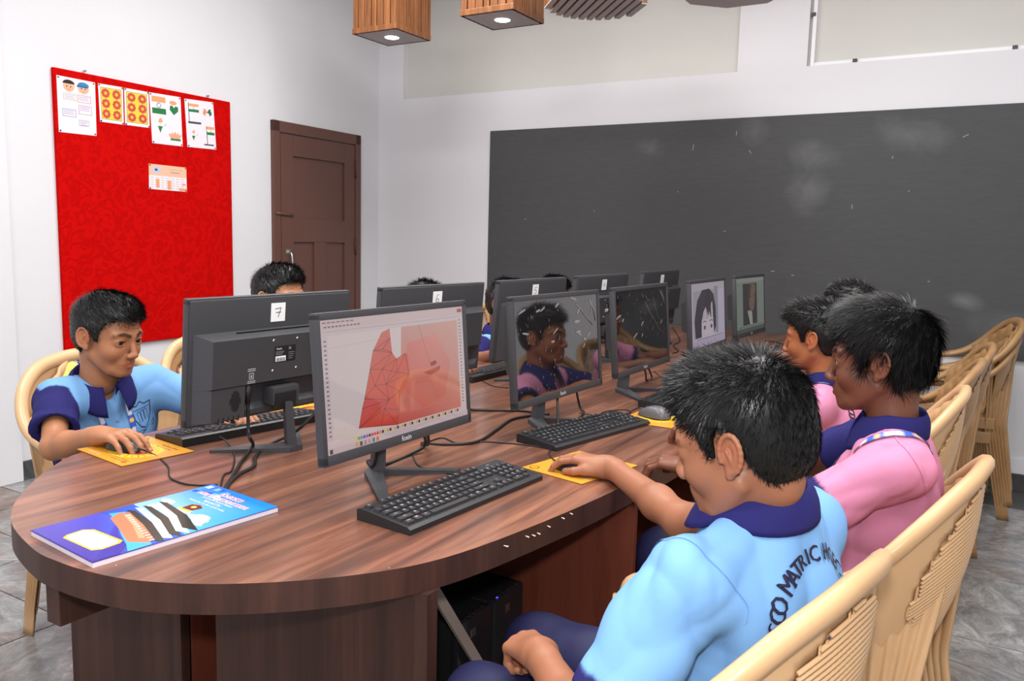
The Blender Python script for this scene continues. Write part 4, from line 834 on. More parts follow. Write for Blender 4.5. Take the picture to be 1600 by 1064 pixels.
# ------------------------------------------------------------------ people: smooth-blended fields turned into single surfaces
class Field:
    def __init__(s, lo, hi, h):
        s.h = h; s.lo = np.asarray(lo, np.float32); n = np.ceil((np.asarray(hi)-lo)/h).astype(int)+2; s.n = n
        s.ax = [(s.lo[i]+h*np.arange(n[i])).astype(np.float32) for i in range(3)]; s.D = np.full(n, .25, np.float32)
    def win(s, lo, hi):
        sl = []
        for i in range(3):
            a = int(max(0, math.floor((lo[i]-s.lo[i])/s.h))); b = int(min(s.n[i], math.ceil((hi[i]-s.lo[i])/s.h)+1)); sl.append(slice(a, max(a, b)))
        P = [s.ax[0][sl[0]][:, None, None], s.ax[1][sl[1]][None, :, None], s.ax[2][sl[2]][None, None, :]]
        return tuple(sl), P
    def mix(s, sl, d, k, sub):
        D = s.D[sl]
        if sub:
            h = np.clip(.5-.5*(D+d)/k, 0, 1); s.D[sl] = D*(1-h)-d*h+k*h*(1-h)
        else:
            h = np.clip(.5+.5*(D-d)/k, 0, 1); s.D[sl] = D*(1-h)+d*h-k*h*(1-h)
    def cap(s, a, b, ra, rb, k=.01, sub=False, flat=False):
        a = np.asarray(a, np.float32); b = np.asarray(b, np.float32); R = max(ra, rb)+k+3*s.h+.01
        sl, P = s.win(np.minimum(a, b)-R, np.maximum(a, b)+R); ab = b-a; L2 = float(ab@ab)+1e-12
        q = [P[i]-a[i] for i in range(3)]; t = (q[0]*ab[0]+q[1]*ab[1]+q[2]*ab[2])/L2
        tc = np.maximum(t, 0) if flat else np.clip(t, 0, 1)
        d = np.sqrt((q[0]-tc*ab[0])**2+(q[1]-tc*ab[1])**2+(q[2]-tc*ab[2])**2)-(ra+(rb-ra)*np.clip(tc, 0, 1))
        if flat: d = np.maximum(d, (t-1)*math.sqrt(L2))
        s.mix(sl, d, k, sub)
    def ell(s, c, r, R=None, k=.01, sub=False):
        c = np.asarray(c, np.float32); r = np.asarray(r, np.float32); m = float(r.max())+k+3*s.h+.005; sl, P = s.win(c-m, c+m)
        q = [P[i]-c[i] for i in range(3)]
        if R is not None: q = [q[0]*R[0][j]+q[1]*R[1][j]+q[2]*R[2][j] for j in range(3)]     # R columns = local axes
        k0 = np.sqrt((q[0]/r[0])**2+(q[1]/r[1])**2+(q[2]/r[2])**2)+1e-6; k1 = np.sqrt((q[0]/r[0]**2)**2+(q[1]/r[1]**2)**2+(q[2]/r[2]**2)**2)+1e-6
        s.mix(sl, k0*(k0-1)/k1, k, sub)
    def cut(s, fn):                               # keep where fn(P) < 0
        P = [s.ax[0][:, None, None], s.ax[1][None, :, None], s.ax[2][None, None, :]]; s.D = np.maximum(s.D, fn(P)).astype(np.float32)
    def mesh(s):
        D = s.D; I = D < 0; nx, ny, nz = D.shape
        c = I[:-1, :-1, :-1].astype(np.int8)
        for dx in (0, 1):
            for dy in (0, 1):
                for dz in (0, 1):
                    if dx+dy+dz: c = c+I[dx:nx-1+dx, dy:ny-1+dy, dz:nz-1+dz]
        act = (c > 0) & (c < 8); ix = np.argwhere(act); idx = np.full(act.shape, -1, np.int32); idx[act] = np.arange(len(ix))
        cor = [(x, y, z) for x in (0, 1) for y in (0, 1) for z in (0, 1)]
        val = np.stack([D[ix[:, 0]+x, ix[:, 1]+y, ix[:, 2]+z] for x, y, z in cor], 1)
        acc = np.zeros((len(ix), 3)); cnt = np.zeros(len(ix))
        for i in range(8):
            for j in range(i+1, 8):
                if sum(abs(a-b) for a, b in zip(cor[i], cor[j])) != 1: continue
                va, vb = val[:, i], val[:, j]; mk = (va < 0) != (vb < 0); t = np.where(mk, va/(va-vb+1e-20), 0)
                p = np.array(cor[i])[None]+t[:, None]*(np.array(cor[j])-np.array(cor[i]))[None]; acc += np.where(mk[:, None], p, 0); cnt += mk
        V = (ix+acc/cnt[:, None])*s.h+s.lo; F = []
        for ax in range(3):
            o = [0, 0, 0]; o[ax] = 1; A = I[:nx-o[0], :ny-o[1], :nz-o[2]]; B = I[o[0]:, o[1]:, o[2]:]; E = np.argwhere(A != B)
            b1, b2 = [(1, 2), (2, 0), (0, 1)][ax]
            E = E[(E[:, b1] > 0) & (E[:, b2] > 0) & (E[:, b1] < D.shape[b1]-1) & (E[:, b2] < D.shape[b2]-1)]
            def g(d1, d2): q = E.copy(); q[:, b1] -= d1; q[:, b2] -= d2; return idx[q[:, 0], q[:, 1], q[:, 2]]
            Q = np.stack([g(1, 1), g(0, 1), g(0, 0), g(1, 0)], 1); fl_i = ~I[E[:, 0], E[:, 1], E[:, 2]]; Q[fl_i] = Q[fl_i][:, ::-1]; F.append(Q[(Q >= 0).all(1)])
        return V, np.concatenate(F)
def vnormals(V, F):
    n = np.cross(V[F[:, 2]]-V[F[:, 0]], V[F[:, 3]]-V[F[:, 1]]); N = np.zeros_like(V)
    for k in range(4): np.add.at(N, F[:, k], n)
    return N/(np.linalg.norm(N, axis=1, keepdims=True)+1e-12)
def relax(V, F, it=1, a=.5):
    for _ in range(it):
        S = np.zeros_like(V); c = np.zeros(len(V))
        for k in range(4): np.add.at(S, F[:, k], V[F[:, (k+1) % 4]]); np.add.at(S, F[:, (k+1) % 4], V[F[:, k]]); np.add.at(c, F[:, k], 1); np.add.at(c, F[:, (k+1) % 4], 1)
        V = V*(1-a)+S/np.maximum(c, 1)[:, None]*a
    return V
def unit(v): v = np.asarray(v, float); return v/np.linalg.norm(v)
def seg_d(P, A):                                   # distance of points to a polyline
    d = np.full(len(P), 9.)
    for a, b in zip(A[:-1], A[1:]):
        a, b = np.asarray(a, float), np.asarray(b, float); t = np.clip(((P-a)@(b-a))/((b-a)@(b-a)), 0, 1); d = np.minimum(d, np.linalg.norm(P-a-t[:, None]*(b-a), axis=1))
    return d
M_SKIN = mat('skin', attr=True, rough=.46, spec=.4, bump=(420, .03), sss=.06)
M_CLOTH = mat('knit_cotton', attr=True, rough=.85, spec=.2, bump=(700, .05))
M_NAVY = mat('navy_cotton', (38, 36, 94), .85, spec=.2, bump=(600, .08)); M_TROUSER = mat('navy_trouser_cloth', (34, 34, 70), .6, spec=.35, bump=(500, .05))
M_HAIR = mat('black_hair', (15, 14, 14), .4, spec=.4); M_EYE = mat('eye', attr=True, rough=.12, spec=.6); M_RIBBON = mat('printed_ribbon', attr=True, rough=.4)
M_SHOE = mat('black_shoe', (25, 25, 27), .4)
NAVY = (38, 36, 92)

HL = [(-.13, -.070), (-.09, -.088), (-.05, -.072), (-.035, -.035), (-.026, .0), (-.018, .024), (-.002, .027), (.008, .012), (.013, -.012), (.025, -.010), (.032, .022), (.046, .046), (.06, .058), (.08, .064), (.12, .064)]
def head_frame(fwd, up):
    f = unit(fwd); u = unit(np.asarray(up)-f*(np.asarray(up)@f)); l = np.cross(u, f); return np.stack([f, l, u], 1)
def head_prims(F, O, R, s, ears=True, mouth=0.):
    T = lambda p: O+R@(np.asarray(p, float)*s)
    def E(c, r, k=.012, sub=False, Q=None): F.ell(T(c), np.asarray(r)*s, R if Q is None else R@Q, k*s, sub)
    def C(a, b, ra, rb, k=.01, sub=False): F.cap(T(a), T(b), ra*s, rb*s, k*s, sub)
    E((-.014, 0, .030), (.090, .072, .076)); E((.022, 0, .0), (.060, .063, .082), .02); E((.028, 0, -.055), (.050, .050, .055), .02)
    C((.066, -.010, -.097), (.066, .010, -.097), .016, .016, .026)
    for q in (-1, 1):
        E((.046, q*.036, -.036), (.030, .024, .026), .02); C((-.005, q*.052, -.055), (.045, q*.030, -.092), .014, .012, .025)
        C((.079, q*.008, .014), (.066, q*.046, .016), .008, .007, .014); E((.092, q*.031, -.006), (.015, .020, .012), .012, True)
        E((.0655, q*.0320, -.004), (.0160, .0180, .0155), .007); E((.084, q*.0325, -.0050), (.019, .0148, .0054), .0015, True); C((.0775, q*.020, -.0005), (.0735, q*.042, .0), .0022, .0022, .003)
        E((.0915, q*.0115, -.043), (.009, .0075, .0075), .006); E((.094, q*.006, -.0495), (.005, .003, .0035), .002, True)
        if ears:
            a = .25; Q = np.array([[math.cos(a), 0, -math.sin(a)], [0, 1, 0], [math.sin(a), 0, math.cos(a)]]); b = q*.45; Q2 = np.array([[math.cos(b), math.sin(b), 0], [-math.sin(b), math.cos(b), 0], [0, 0, 1]])
            E((-.013, q*.076, -.010), (.0165, .0060, .028), .006, Q=Q@Q2)
            hx_ = [(-.014-.0035*math.sin(f_)+.0165*math.cos(f_), q*(.0805-.0045*math.cos(f_)), -.007+.0265*math.sin(f_)) for f_ in [math.radians(x_) for x_ in range(-20, 261, 20)]]
            for a_, b_ in zip(hx_[:-1], hx_[1:]): C(a_, b_, .0034, .0034, .0025)
            E((-.010, q*.0845, -.006), (.0085, .0065, .016), .003, True, Q=Q); C((-.006, q*.0745, -.033), (-.004, q*.0740, -.037), .0068, .0068, .006)
            C((-.010, q*.081, -.002), (-.013, q*.080, -.018), .0028, .003, .003)
    C((.081, 0, .006), (.0975, 0, -.036), .0060, .0085, .010); E((.0975, 0, -.040), (.0092, .0095, .0082), .006)
    E((.070, 0, -.068), (.018, .028, .022), .014)
    z = -.0655; e = -.0068
    C((.0815+e, -.024, z-.004), (.0935+e, -.004, z+.0015), .0022, .0040, .005); C((.0815+e, .024, z-.004), (.0935+e, .004, z+.0015), .0024, .0040, .005); C((.0935+e, -.004, z+.0015), (.0935+e, .004, z+.0015), .0040, .0040, .003)
    C((.084+e, -.016, z-.0075), (.0925+e, 0, z-.0095), .0028, .0052, .005); C((.084+e, .016, z-.0075), (.0925+e, 0, z-.0095), .0028, .0052, .005)
    C((.0955+e, -.017, z-.0045), (.0990+e, 0, z-.0035), .0011, .0015, .0015, True); C((.0955+e, .017, z-.0045), (.0990+e, 0, z-.0035), .0011, .0015, .0015, True)
    return T
def skin_cols(V, base, O=None, R=None, s=1.):
    c = np.tile(np.array(lin(base)), (len(V), 1)); n = np.sin(V[:, 0]*61+V[:, 1]*47)*np.sin(V[:, 2]*53+V[:, 1]*31); c *= (1+.05*n)[:, None]
    if O is None: return c
    q = (V-O)@R/s
    def tint(m, col, a): w_ = (np.clip(m, 0, 1)*a)[:, None]; c[:] = c*(1-w_)+c*np.array(col)*w_
    z = -.0655
    lip = np.minimum(seg_d(q, [(.079, -.020, z-.004), (.0895, -.004, z+.001), (.0895, .004, z+.001), (.079, .020, z-.004)])/.0052, seg_d(q, [(.080, -.016, z-.0075), (.0885, 0, z-.0095), (.080, .016, z-.0075)])/.0062)
    tint((1.2-lip)*3, (1.0, .70, .70), .75); tint((q[:, 0] > .07)*(1-np.abs(q[:, 2]+.056)/.008)*(np.abs(q[:, 1]) < .026), (.6, .6, .6), .15)
    for y in (-1, 1):
        d = seg_d(q, [(.0855, y*.0125, .0150), (.081, y*.028, .0205), (.066, y*.049, .0160)]); tint((.0066-d)/.0025, (.10, .10, .11), .93)
        e = np.linalg.norm((q-np.array((.082, y*.0325, -.0035)))/np.array((.02, .0165, .0074)), axis=1); tint((1.05-e)*4, (.35, .3, .3), .8)
        tint((.028-np.linalg.norm(q-np.array((-.012, y*.085, -.006)), axis=1))/.014, (1.05, .86, .82), .6)
    tint((.02-np.linalg.norm(q-np.array((.10, 0, -.04)), axis=1))/.012, (1.04, .93, .9), .5)
    return np.clip(c, 0, 1)
def hand_prims(F, W, X, N, right, pose, s=.92):
    """wrist W, X towards the fingers, N out of the back of the hand"""
    X = unit(X); N = unit(np.asarray(N)-X*(np.asarray(N)@X)); Y = np.cross(N, X)*(1 if right else -1)
    T = lambda p: np.asarray(W)+(X*p[0]+Y*p[1]+N*p[2])*s
    curl = {'mouse': ((16, 26, 20), (18, 30, 22), (18, 30, 22), (16, 28, 22)), 'rest': ((22, 30, 18), (26, 36, 22), (30, 38, 24), (32, 40, 24)), 'fist': ((62, 82, 45), (66, 84, 45), (68, 84, 45), (66, 82, 45)), 'keys': ((20, 40, 25), (24, 44, 26), (26, 44, 26), (24, 40, 24))}[pose]
    kn = [(.082, .027, .004), (.085, .009, .007), (.081, -.010, .005), (.073, -.027, .001)]; ln = [(.040, .024, .019), (.044, .027, .020), (.041, .025, .020), (.032, .019, .018)]; sp = [.10, .02, -.06, -.15]
    tips = []
    for i in range(4):
        F.cap(T((.004, kn[i][1]*.55, -.002)), T(kn[i]), .0165*s, .0105*s, .012)
        p = np.array(kn[i]); a = 0.; rr_ = [.0092, .0086, .0078, .0068]
        if i == 3: rr_ = [x*.88 for x in rr_]
        for j in range(3):
            a += math.radians(curl[i][j]); d = np.array((math.cos(a)*math.cos(sp[i]), math.sin(sp[i])*math.cos(a), -math.sin(a))); q = p+d*ln[i][j]
            F.cap(T(p), T(q), rr_[j]*s, rr_[j+1]*s, .0025 if j else .005); p = q
        tips.append((T(p), X*math.cos(a)-N*math.sin(a), X*math.sin(a)+N*math.cos(a)))
    F.cap(T((.012, .022, -.010)), T((.05, .036, -.014)), .017*s, .012*s, .014)
    th = {'mouse': ((.05, .037, -.012), (.078, .044, -.020), (.102, .040, -.026)), 'rest': ((.05, .04, -.015), (.076, .05, -.024), (.098, .05, -.032)), 'fist': ((.052, .034, -.016), (.074, .026, -.036), (.078, .008, -.046)), 'keys': ((.05, .04, -.015), (.076, .048, -.024), (.098, .046, -.034))}[pose]
    F.cap(T(th[0]), T(th[1]), .0125*s, .0105*s, .006); F.cap(T(th[1]), T(th[2]), .0105*s, .0085*s, .003)
    d = unit(T(th[2])-T(th[1])); tips.append((T(th[2]), d, unit(N*.5+Y*.86-d*((N*.5+Y*.86)@d))))
    return tips
def nails(tips, skin, parent, s):
    for P, d, n in tips:
        y = np.cross(n, d); V = []
        for i in range(5):
            for j in range(5): a = (j-2)/2; V.append(P+d*(.0005+.0016*i)*s+y*a*.0046*s*(1-.06*i*i/4)+n*(.0069*s-.0018*a*a*s-.0004*i))
        o = ob('fingernail', mesh('fingernail', np.array(V), np.array([(i*5+j, i*5+j+1, i*5+j+6, i*5+j+5) for i in range(4) for j in range(4)])), mat('nail_%d' % sum(skin), tuple(min(255, int(c*1.06+46)) for c in skin), .3), parent)
def strands(V, F, O, R, s, n, st, seed):
    """hair ribbons rooted on the cap: V,F cap mesh; st style dict"""
    r = np.random.default_rng(seed); T = F; A = np.linalg.norm(np.cross(V[T[:, 2]]-V[T[:, 0]], V[T[:, 3]]-V[T[:, 1]]), axis=1); NN = vnormals(V, F)
    f = r.choice(len(T), n, p=A/A.sum()); w_ = r.random((n, 2)); q = T[f]
    P = (V[q[:, 0]]*(1-w_[:, :1])+V[q[:, 1]]*w_[:, :1])*(1-w_[:, 1:])+(V[q[:, 3]]*(1-w_[:, :1])+V[q[:, 2]]*w_[:, :1])*w_[:, 1:]; N = NN[q[:, 0]]
    p = (P-O)@R/s; nn = N@R; cr = np.array(st.get('crown', (-.06, .008, .095)))
    fl = p-cr; fl = fl/(np.linalg.norm(fl, axis=1, keepdims=True)+1e-6); top = np.clip((p[:, 2]-.03)/.06, 0, 1)[:, None]
    fl = fl+np.array(st.get('sweep', (0, 0, 0)))*top; fl = fl-nn*np.sum(fl*nn, 1, keepdims=True); fl /= np.linalg.norm(fl, axis=1, keepdims=True)+1e-6
    clump = np.sin(p[:, :1]*st.get('cf', 190)+5*np.sin(p[:, 1:2]*140))*np.sin(p[:, 1:2]*170+3*np.sin(p[:, 2:3]*120)); side = np.cross(nn, fl)
    lift = (.07+st['lift']*(.35+.65*top))*(.6+.8*r.random((n, 1))); d = fl*(1-lift)+nn*lift+side*(clump*st.get('clump', .25)+r.normal(0, st.get('jit', .12), (n, 1)))
    d /= np.linalg.norm(d, axis=1, keepdims=True); L = st['len']*(.55+.6*r.random((n, 1)))*(st.get('sidelen', .7)+(1-st.get('sidelen', .7))*top)
    fr = np.clip((p[:, :1]-.045)/.03, 0, 1); L = L*(1+fr*(st.get('fringe', 1)-1)); K = 5; W = st.get('w', .0011)*(.6+.7*r.random((n, 1)))
    pts = p-nn*.0015; out = np.zeros((n, K+1, 2, 3)); curl = st.get('wave', 0.); ph = r.random((n, 1))*6
    for k in range(K+1):
        t = k/K; wd = W*(1-t**2)*.5+.00012; sd = np.cross(d, nn+.6*side); sd /= np.linalg.norm(sd, axis=1, keepdims=True)+1e-6
        out[:, k, 0] = pts-sd*wd; out[:, k, 1] = pts+sd*wd
        pts = pts+d*L/K; dn = fl*.30*(1-st.get('stiff', .4))+np.array((0, 0, -.30))*st.get('grav', .5)+side*curl*np.sin(ph+t*7); d = d+dn*.55; d /= np.linalg.norm(d, axis=1, keepdims=True)
        el = np.sqrt(((pts[:, 0]+.014)/.090)**2+(pts[:, 1]/.072)**2+((pts[:, 2]-.03)/.076)**2); push = np.clip(1.09-el, 0, 1)[:, None]; pts = pts+nn*push*.05
    Vo = (out.reshape(-1, 3)*s)@R.T+O; base = np.arange(n)[:, None]*(2*(K+1)); Q = [np.concatenate([base+2*k, base+2*k+1, base+2*k+3, base+2*k+2], 1) for k in range(K)]
    return Vo, np.concatenate(Q)
def fold_noise(V, N, amp, seed):
    r = np.random.default_rng(seed); d = np.zeros(len(V))
    for k in range(7):
        w_ = r.normal(0, 1, 3); w_ = w_/np.linalg.norm(w_)*r.uniform(14, 46); w_[2] *= .6; d += np.abs(np.sin(V@w_+r.uniform(0, 6)+1.3*np.sin(V@r.normal(0, 12, 3))))*(14/np.linalg.norm(w_))**.5
    return V+N*((d/7-.45)*amp)[:, None]

def person(S):
    """S: joints in world coordinates, colours and styles; builds one body with hair and clothes as its children"""
    g = lambda k: np.asarray(S[k], float); s = S.get('s', .97); hr = S.get('hres', .0022); ar = S.get('ares', .0028); cr_ = S.get('cres', .006); skin = S['skin']
    O = g('head'); R = head_frame(S['fwd'], S.get('up', (0, 0, 1))); nb = g('neck'); hip = g('hip'); sh = {'L': g('shL'), 'R': g('shR')}
    U = unit(nb-hip); Lf = unit(sh['L']-sh['R']); Lf = unit(Lf-U*(Lf@U)); Fw = np.cross(Lf, U); TR = np.stack([Fw, Lf, U], 1); tl_ = np.linalg.norm(nb-hip)
    root = thing('person', S['label'], 'person', (hip[0], hip[1], 0), 0, S.get('group')); rl = np.array(root.location)
    def put(name, V, F, m, cols=None, parent=None):
        return ob(name, mesh(name, np.asarray(V)-rl, F, cols), m, parent or root)
    VV, FF, CC = [], [], []
    def addb(V, F, c): FF.append(F+sum(len(v) for v in VV)); VV.append(V); CC.append(c)
    # head and neck
    pts = np.array([O+R@(np.array(p)*s) for p in ((.12, 0, 0), (-.12, 0, 0), (0, .1, 0), (0, -.1, 0), (0, 0, .12), (0, 0, -.13))]+[nb-.075, nb+.075]); F_ = Field(pts.min(0)-.02, pts.max(0)+.02, hr)
    T = head_prims(F_, O, R, s); F_.cap(T((-.028, 0, -.035)), nb+Fw*.004, .047*s, .052*s, .022); F_.cap(T((-.036, 0, .0)), T((-.036, 0, -.07)), .046*s, .040*s, .02)
    V, F = F_.mesh(); V = relax(V, F, 1, .3); addb(V, F, skin_cols(V, skin, O, R, s))
    # arms and hands
    alltips = []
    for k in 'LR':
        e, w_ = g('el'+k), g('wr'+k); X = S.get('hx'+k, unit(w_-e)); Nn = S.get('hn'+k, (0, 0, 1)); hd = w_+unit(X)*.19
        pts = np.array([sh[k], e, w_, hd, w_+unit(Nn)*.03]); Fa = Field(pts.min(0)-.07, pts.max(0)+.07, ar)
        sa = s*S.get('arm', 1.); Fa.cap(sh[k], e, .041*sa, .034*sa, .02); fm = e+(w_-e)*.3; Fa.cap(e, fm, .034*sa, .035*sa, .02); Fa.cap(fm, w_, .034*sa, .0235*s, .02); Fa.cap(w_-unit(w_-e)*.03, w_+unit(X)*.02, .0225*s, .022*s, .015)
        tips = hand_prims(Fa, w_, X, Nn, k == 'R', S.get('pose'+k, 'rest'), S.get('hs', .92)); V, F = Fa.mesh(); addb(V, F, skin_cols(V, S.get('armskin', skin))); alltips.append(tips)
    # core of the body under the clothes
    kn = {k: g('kn'+k) for k in 'LR'}; an = {k: g('an'+k) for k in 'LR'}; hj = {k: hip+Lf*(.085 if k == 'L' else -.085) for k in 'LR'}
    pts = np.array([nb, hip, *sh.values(), *kn.values(), *an.values()]); Fc = Field(pts.min(0)-.13, pts.max(0)+.13, .012)
    Fc.cap(hip, nb-U*.09+Fw*.01, .08, .055, .03); Fc.cap(sh['L']-U*.02, sh['R']-U*.02, .03, .03, .03)
    for k in 'LR': Fc.cap(hj[k], kn[k], .065, .05, .03); Fc.cap(kn[k], an[k], .045, .035, .02)
    V, F = Fc.mesh(); addb(V, F, skin_cols(V, skin))
    body = put('body', np.concatenate(VV), np.concatenate(FF), M_SKIN, np.concatenate(CC))
    if S.get('nails'):
        for tp in alltips: nails([(P-rl, d, n) for P, d, n in tp], skin, body, S.get('hs', .92))
    # eyes
    gz = R@unit(S.get('gaze', (1, 0, -.15)))
    if S.get('eyes', True):
        for q in (-1, 1):
            c = O+R@(np.array((.0660, q*.0320, -.004))*s); V = []; C = []; r_ = .0137*s; nu, nv = 20, 28; a = unit(np.cross(gz, R[:, 2])); b = np.cross(gz, a)
            for i in range(nv+1):
                th = PI*i/nv
                for j in range(nu): ph = 2*PI*j/nu; V.append(c+r_*(gz*math.cos(th)+(a*math.cos(ph)+b*math.sin(ph))*math.sin(th))); C.append(lin((14, 10, 9)) if th < .26 else lin((44, 26, 17)) if th < .58 else lin((176, 164, 156)))
            put('eye', V, [(i*nu+j, i*nu+(j+1) % nu, (i+1)*nu+(j+1) % nu, (i+1)*nu+j) for i in range(nv) for j in range(nu)], M_EYE, C, body)
    # hair
    hs = S['hair']; ht = hs.get('thick', .008); Fh = Field(O-.15*s, O+.15*s, max(hr*1.3, .003)); hl = hs.get('line', HL); hx, hz = zip(*hl)
    Fh.ell(O+R@(np.array((-.016, 0, .031))*s), np.array((.092+ht, .073+ht*.8, .078+ht))*s, R, .01); Fh.ell(O+R@(np.array((-.03, 0, -.015))*s), np.array((.074+ht*.6, .066+ht*.5, .066))*s, R, .02)
    if hs.get('fr', True): Fh.ell(O+R@(np.array((.03, 0, .07))*s), np.array((.056, .062, .040+ht*.8))*s, R, .02)
    def hcut(P):
        q = [(P[0]-O[0])*R[0, j]+(P[1]-O[1])*R[1, j]+(P[2]-O[2])*R[2, j] for j in range(3)]; return (np.interp(q[0]/s, hx, hz).astype(np.float32)+.004*np.sin(q[1]*190)-q[2]/s)*s*.7
    Fh.cut(hcut); V, F = Fh.mesh(); V = relax(V, F, 2, .5); hair = put('hair', V, F, M_HAIR)
    SV, SF = strands(V, F, O, R, s, hs['n'], hs, S.get('seed', 1)); o = put('hair_strands', SV, SF, M_HAIR, None, hair); o['kind'] = 'stuff'
    # shirt
    hems = {}; pts = [hip-U*.06-.2, hip+.2, nb+.05]
    for k in 'LR': hems[k] = sh[k]+(g('el'+k)-sh[k])*S.get('sleeve'+k, S.get('sleeve', .70)); pts += [sh[k]-.09, sh[k]+.09, hems[k]-.1, hems[k]+.1]
    pts = np.array(pts); Ft = Field(pts.min(0), pts.max(0), cr_); fat = S.get('fat', 1.); tq = lambda f, l, u: hip+Fw*f+Lf*l+U*u
    Ft.ell(tq(0, 0, .045), (.115*fat, .150*fat, .13), TR, .04); Ft.ell(tq(.005, 0, tl_*.38), (.108*fat, .140*fat, .15), TR, .05); Ft.ell(tq(.0, 0, tl_-.17), (.102*fat, .146, .14), TR, .05)
    Ft.cap(sh['R']+Lf*.03-U*.02, sh['L']-Lf*.03-U*.02, .052, .052, .04); Ft.ell(tq(-.035, 0, tl_-.15), (.068, .12, .10), TR, .04)
    for k in 'LR': Ft.cap(nb-U*.045, sh[k]-U*.012, .056, .050, .035); Ft.cap(sh[k], hems[k], .050*S.get('slv', 1), .057*S.get('slv', 1), .035, flat=True)
    for k in 'LR': d = unit(hems[k]-sh[k]); Ft.cap(hems[k]-d*.035, hems[k]+d*.05, .041*S.get('slv', 1), .043*S.get('slv', 1), .004, True)
    Ft.cap(nb-U*.03+Fw*.004, nb+U*.1+Fw*.01, .050*s, .056*s, .008, True)
    if S.get('vneck', True): Ft.cap(nb+Fw*.045, nb+Fw*.085-U*.055, .026, .010, .008, True)
    hz_ = -.075; Ft.cut(lambda P: (hz_-((P[0]-hip[0])*U[0]+(P[1]-hip[1])*U[1]+(P[2]-hip[2])*U[2])).astype(np.float32))
    V, F = Ft.mesh(); V = relax(V, F, 1, .4); Nn = vnormals(V, F); V = fold_noise(V, Nn, S.get('folds', .012), S.get('seed', 1)); V = relax(V, F, 1, .4)
    V0 = V; q = (V-hip)@TR; C = np.tile(np.array(lin(S['shirt'])), (len(V), 1)); panel = S.get('panel')
    ds = {k: ((V-sh[k])@unit(hems[k]-sh[k]))/np.linalg.norm(hems[k]-sh[k]) for k in 'LR'}; na = {k: np.linalg.norm(V-sh[k]-np.clip(ds[k], 0, 1)[:, None]*(hems[k]-sh[k]), axis=1) < .085 for k in 'LR'}
    if panel:
        m = panel(q, ds, na, tl_); C[m] = lin(NAVY)
    for k in 'LR': C[na[k] & (ds[k] > 1-.026/np.linalg.norm(hems[k]-sh[k])) & (ds[k] < 1.2)] = lin(NAVY)
    C = relax(C, F, 1, .5); shirt = put('shirt', V, F, M_CLOTH, C); bv = BVHTree.FromPolygons([tuple(v) for v in V], [tuple(f) for f in F.tolist()])
    # collar
    ax = unit(unit(O+R@np.array((-.03, 0, -.05))-nb)*.2+U*.8); CL = unit(Lf-ax*(Lf@ax)); CF = np.cross(CL, ax)
    def col(u, v):
        th = math.radians(16+328*u); c_, s_ = math.cos(th), math.sin(th); fr = max(0, (c_-.2)/.8)
        if v < .4: t = v/.4; r_ = .055+.003*t; h = -.015+.050*t
        else: t = (v-.4)/.6; r_ = .059+(.021+.022*fr)*S.get('colw', 1.)*t+.004*math.sin(PI*t); h = .035-(.050+.030*fr)*t+.004*math.sin(PI*t)
        return (nb+CF*(r_*c_*1.04+.006)+CL*(r_*s_*1.08)+ax*(h-.022*fr))-rl
    MB().grid(lambda a, b: tuple(col(a, b)), 40, 12).build('collar', M_NAVY, root, smooth=True, solid=.003)
    # trousers and shoes
    pts = np.array([hip, *kn.values(), *an.values()]); Fp = Field(pts.min(0)-.17, pts.max(0)+.17, .008); Fp.ell(tq(0, 0, -.01), (.11*fat, .148*fat, .10), TR, .03)
    for k in 'LR': Fp.cap(hj[k]+Fw*.02, kn[k], .082*fat, .064, .03); Fp.cap(kn[k], an[k], .062, .060, .03, flat=True)
    V, F = Fp.mesh(); Nn = vnormals(V, F); V = fold_noise(V, Nn, .012, 3); put('trousers', V, F, M_TROUSER)
    for k in 'LR':
        f = unit(np.array((Fw[0], Fw[1], 0))); a_ = an[k]; Fs = Field(a_+np.array((-.2, -.2, -.12)), a_+np.array((.2, .2, .08)), .008); b_ = np.array((a_[0], a_[1], .042)); Fs.cap(b_-f*.04, b_+f*.13, .04, .036, .02); Fs.cap(b_, a_+np.array((0, 0, .03)), .04, .042, .02); V, F = Fs.mesh(); V[:, 2] = np.maximum(V[:, 2], .001); put('shoe', V, F, M_SHOE)
    return dict(root=root, rl=rl, bv=bv, TR=TR, hip=hip, nb=nb, tl=tl_, tq=tq, shirt=shirt, R=R, O=O)
def snap(P, X, off): 
    q, n, i, d = P['bv'].find_nearest(Vector(X)); return q+n*off, n
def lanyard(P, path, parent, w_=.016, lift=.004):
    Q = []; V = []; C = []; F = []; dist = 0.
    for p in catmull([Vector(p) for p in path], 14):
        x = Vector(P['tq'](*p)); d = Vector(P['TR']@unit((p.x*6, p.y*2.5, .35))); h, n, i, _ = P['bv'].ray_cast(x+d*.14, -d, .4)
        if h is not None: Q.append((h+n*lift, n))
    for i, (q, n) in enumerate(Q):
        t = (Q[min(i+1, len(Q)-1)][0]-Q[max(i-1, 0)][0]).normalized(); sd = t.cross(n).normalized()
        if i: dist += (q-Q[i-1][0]).length
        b = len(V)
        for a, c in ((-1, (40, 60, 150)), (-.55, None), (.55, None), (1, (40, 60, 150))):
            ph = (dist % .075)/.075; cc = c or ((214, 216, 232) if ph < .5 else (226, 180, 70) if .62 < ph < .8 else (60, 90, 190)); V.append(tuple(q+sd*w_/2*a)); C.append(lin(cc))
        if i: F += [(b-4+j, b-3+j, b+1+j, b+j) for j in range(3)]
    rl = P['rl']; o = ob('lanyard', mesh('lanyard', np.array(V)-rl, F, C), M_RIBBON, P['root']); return Q
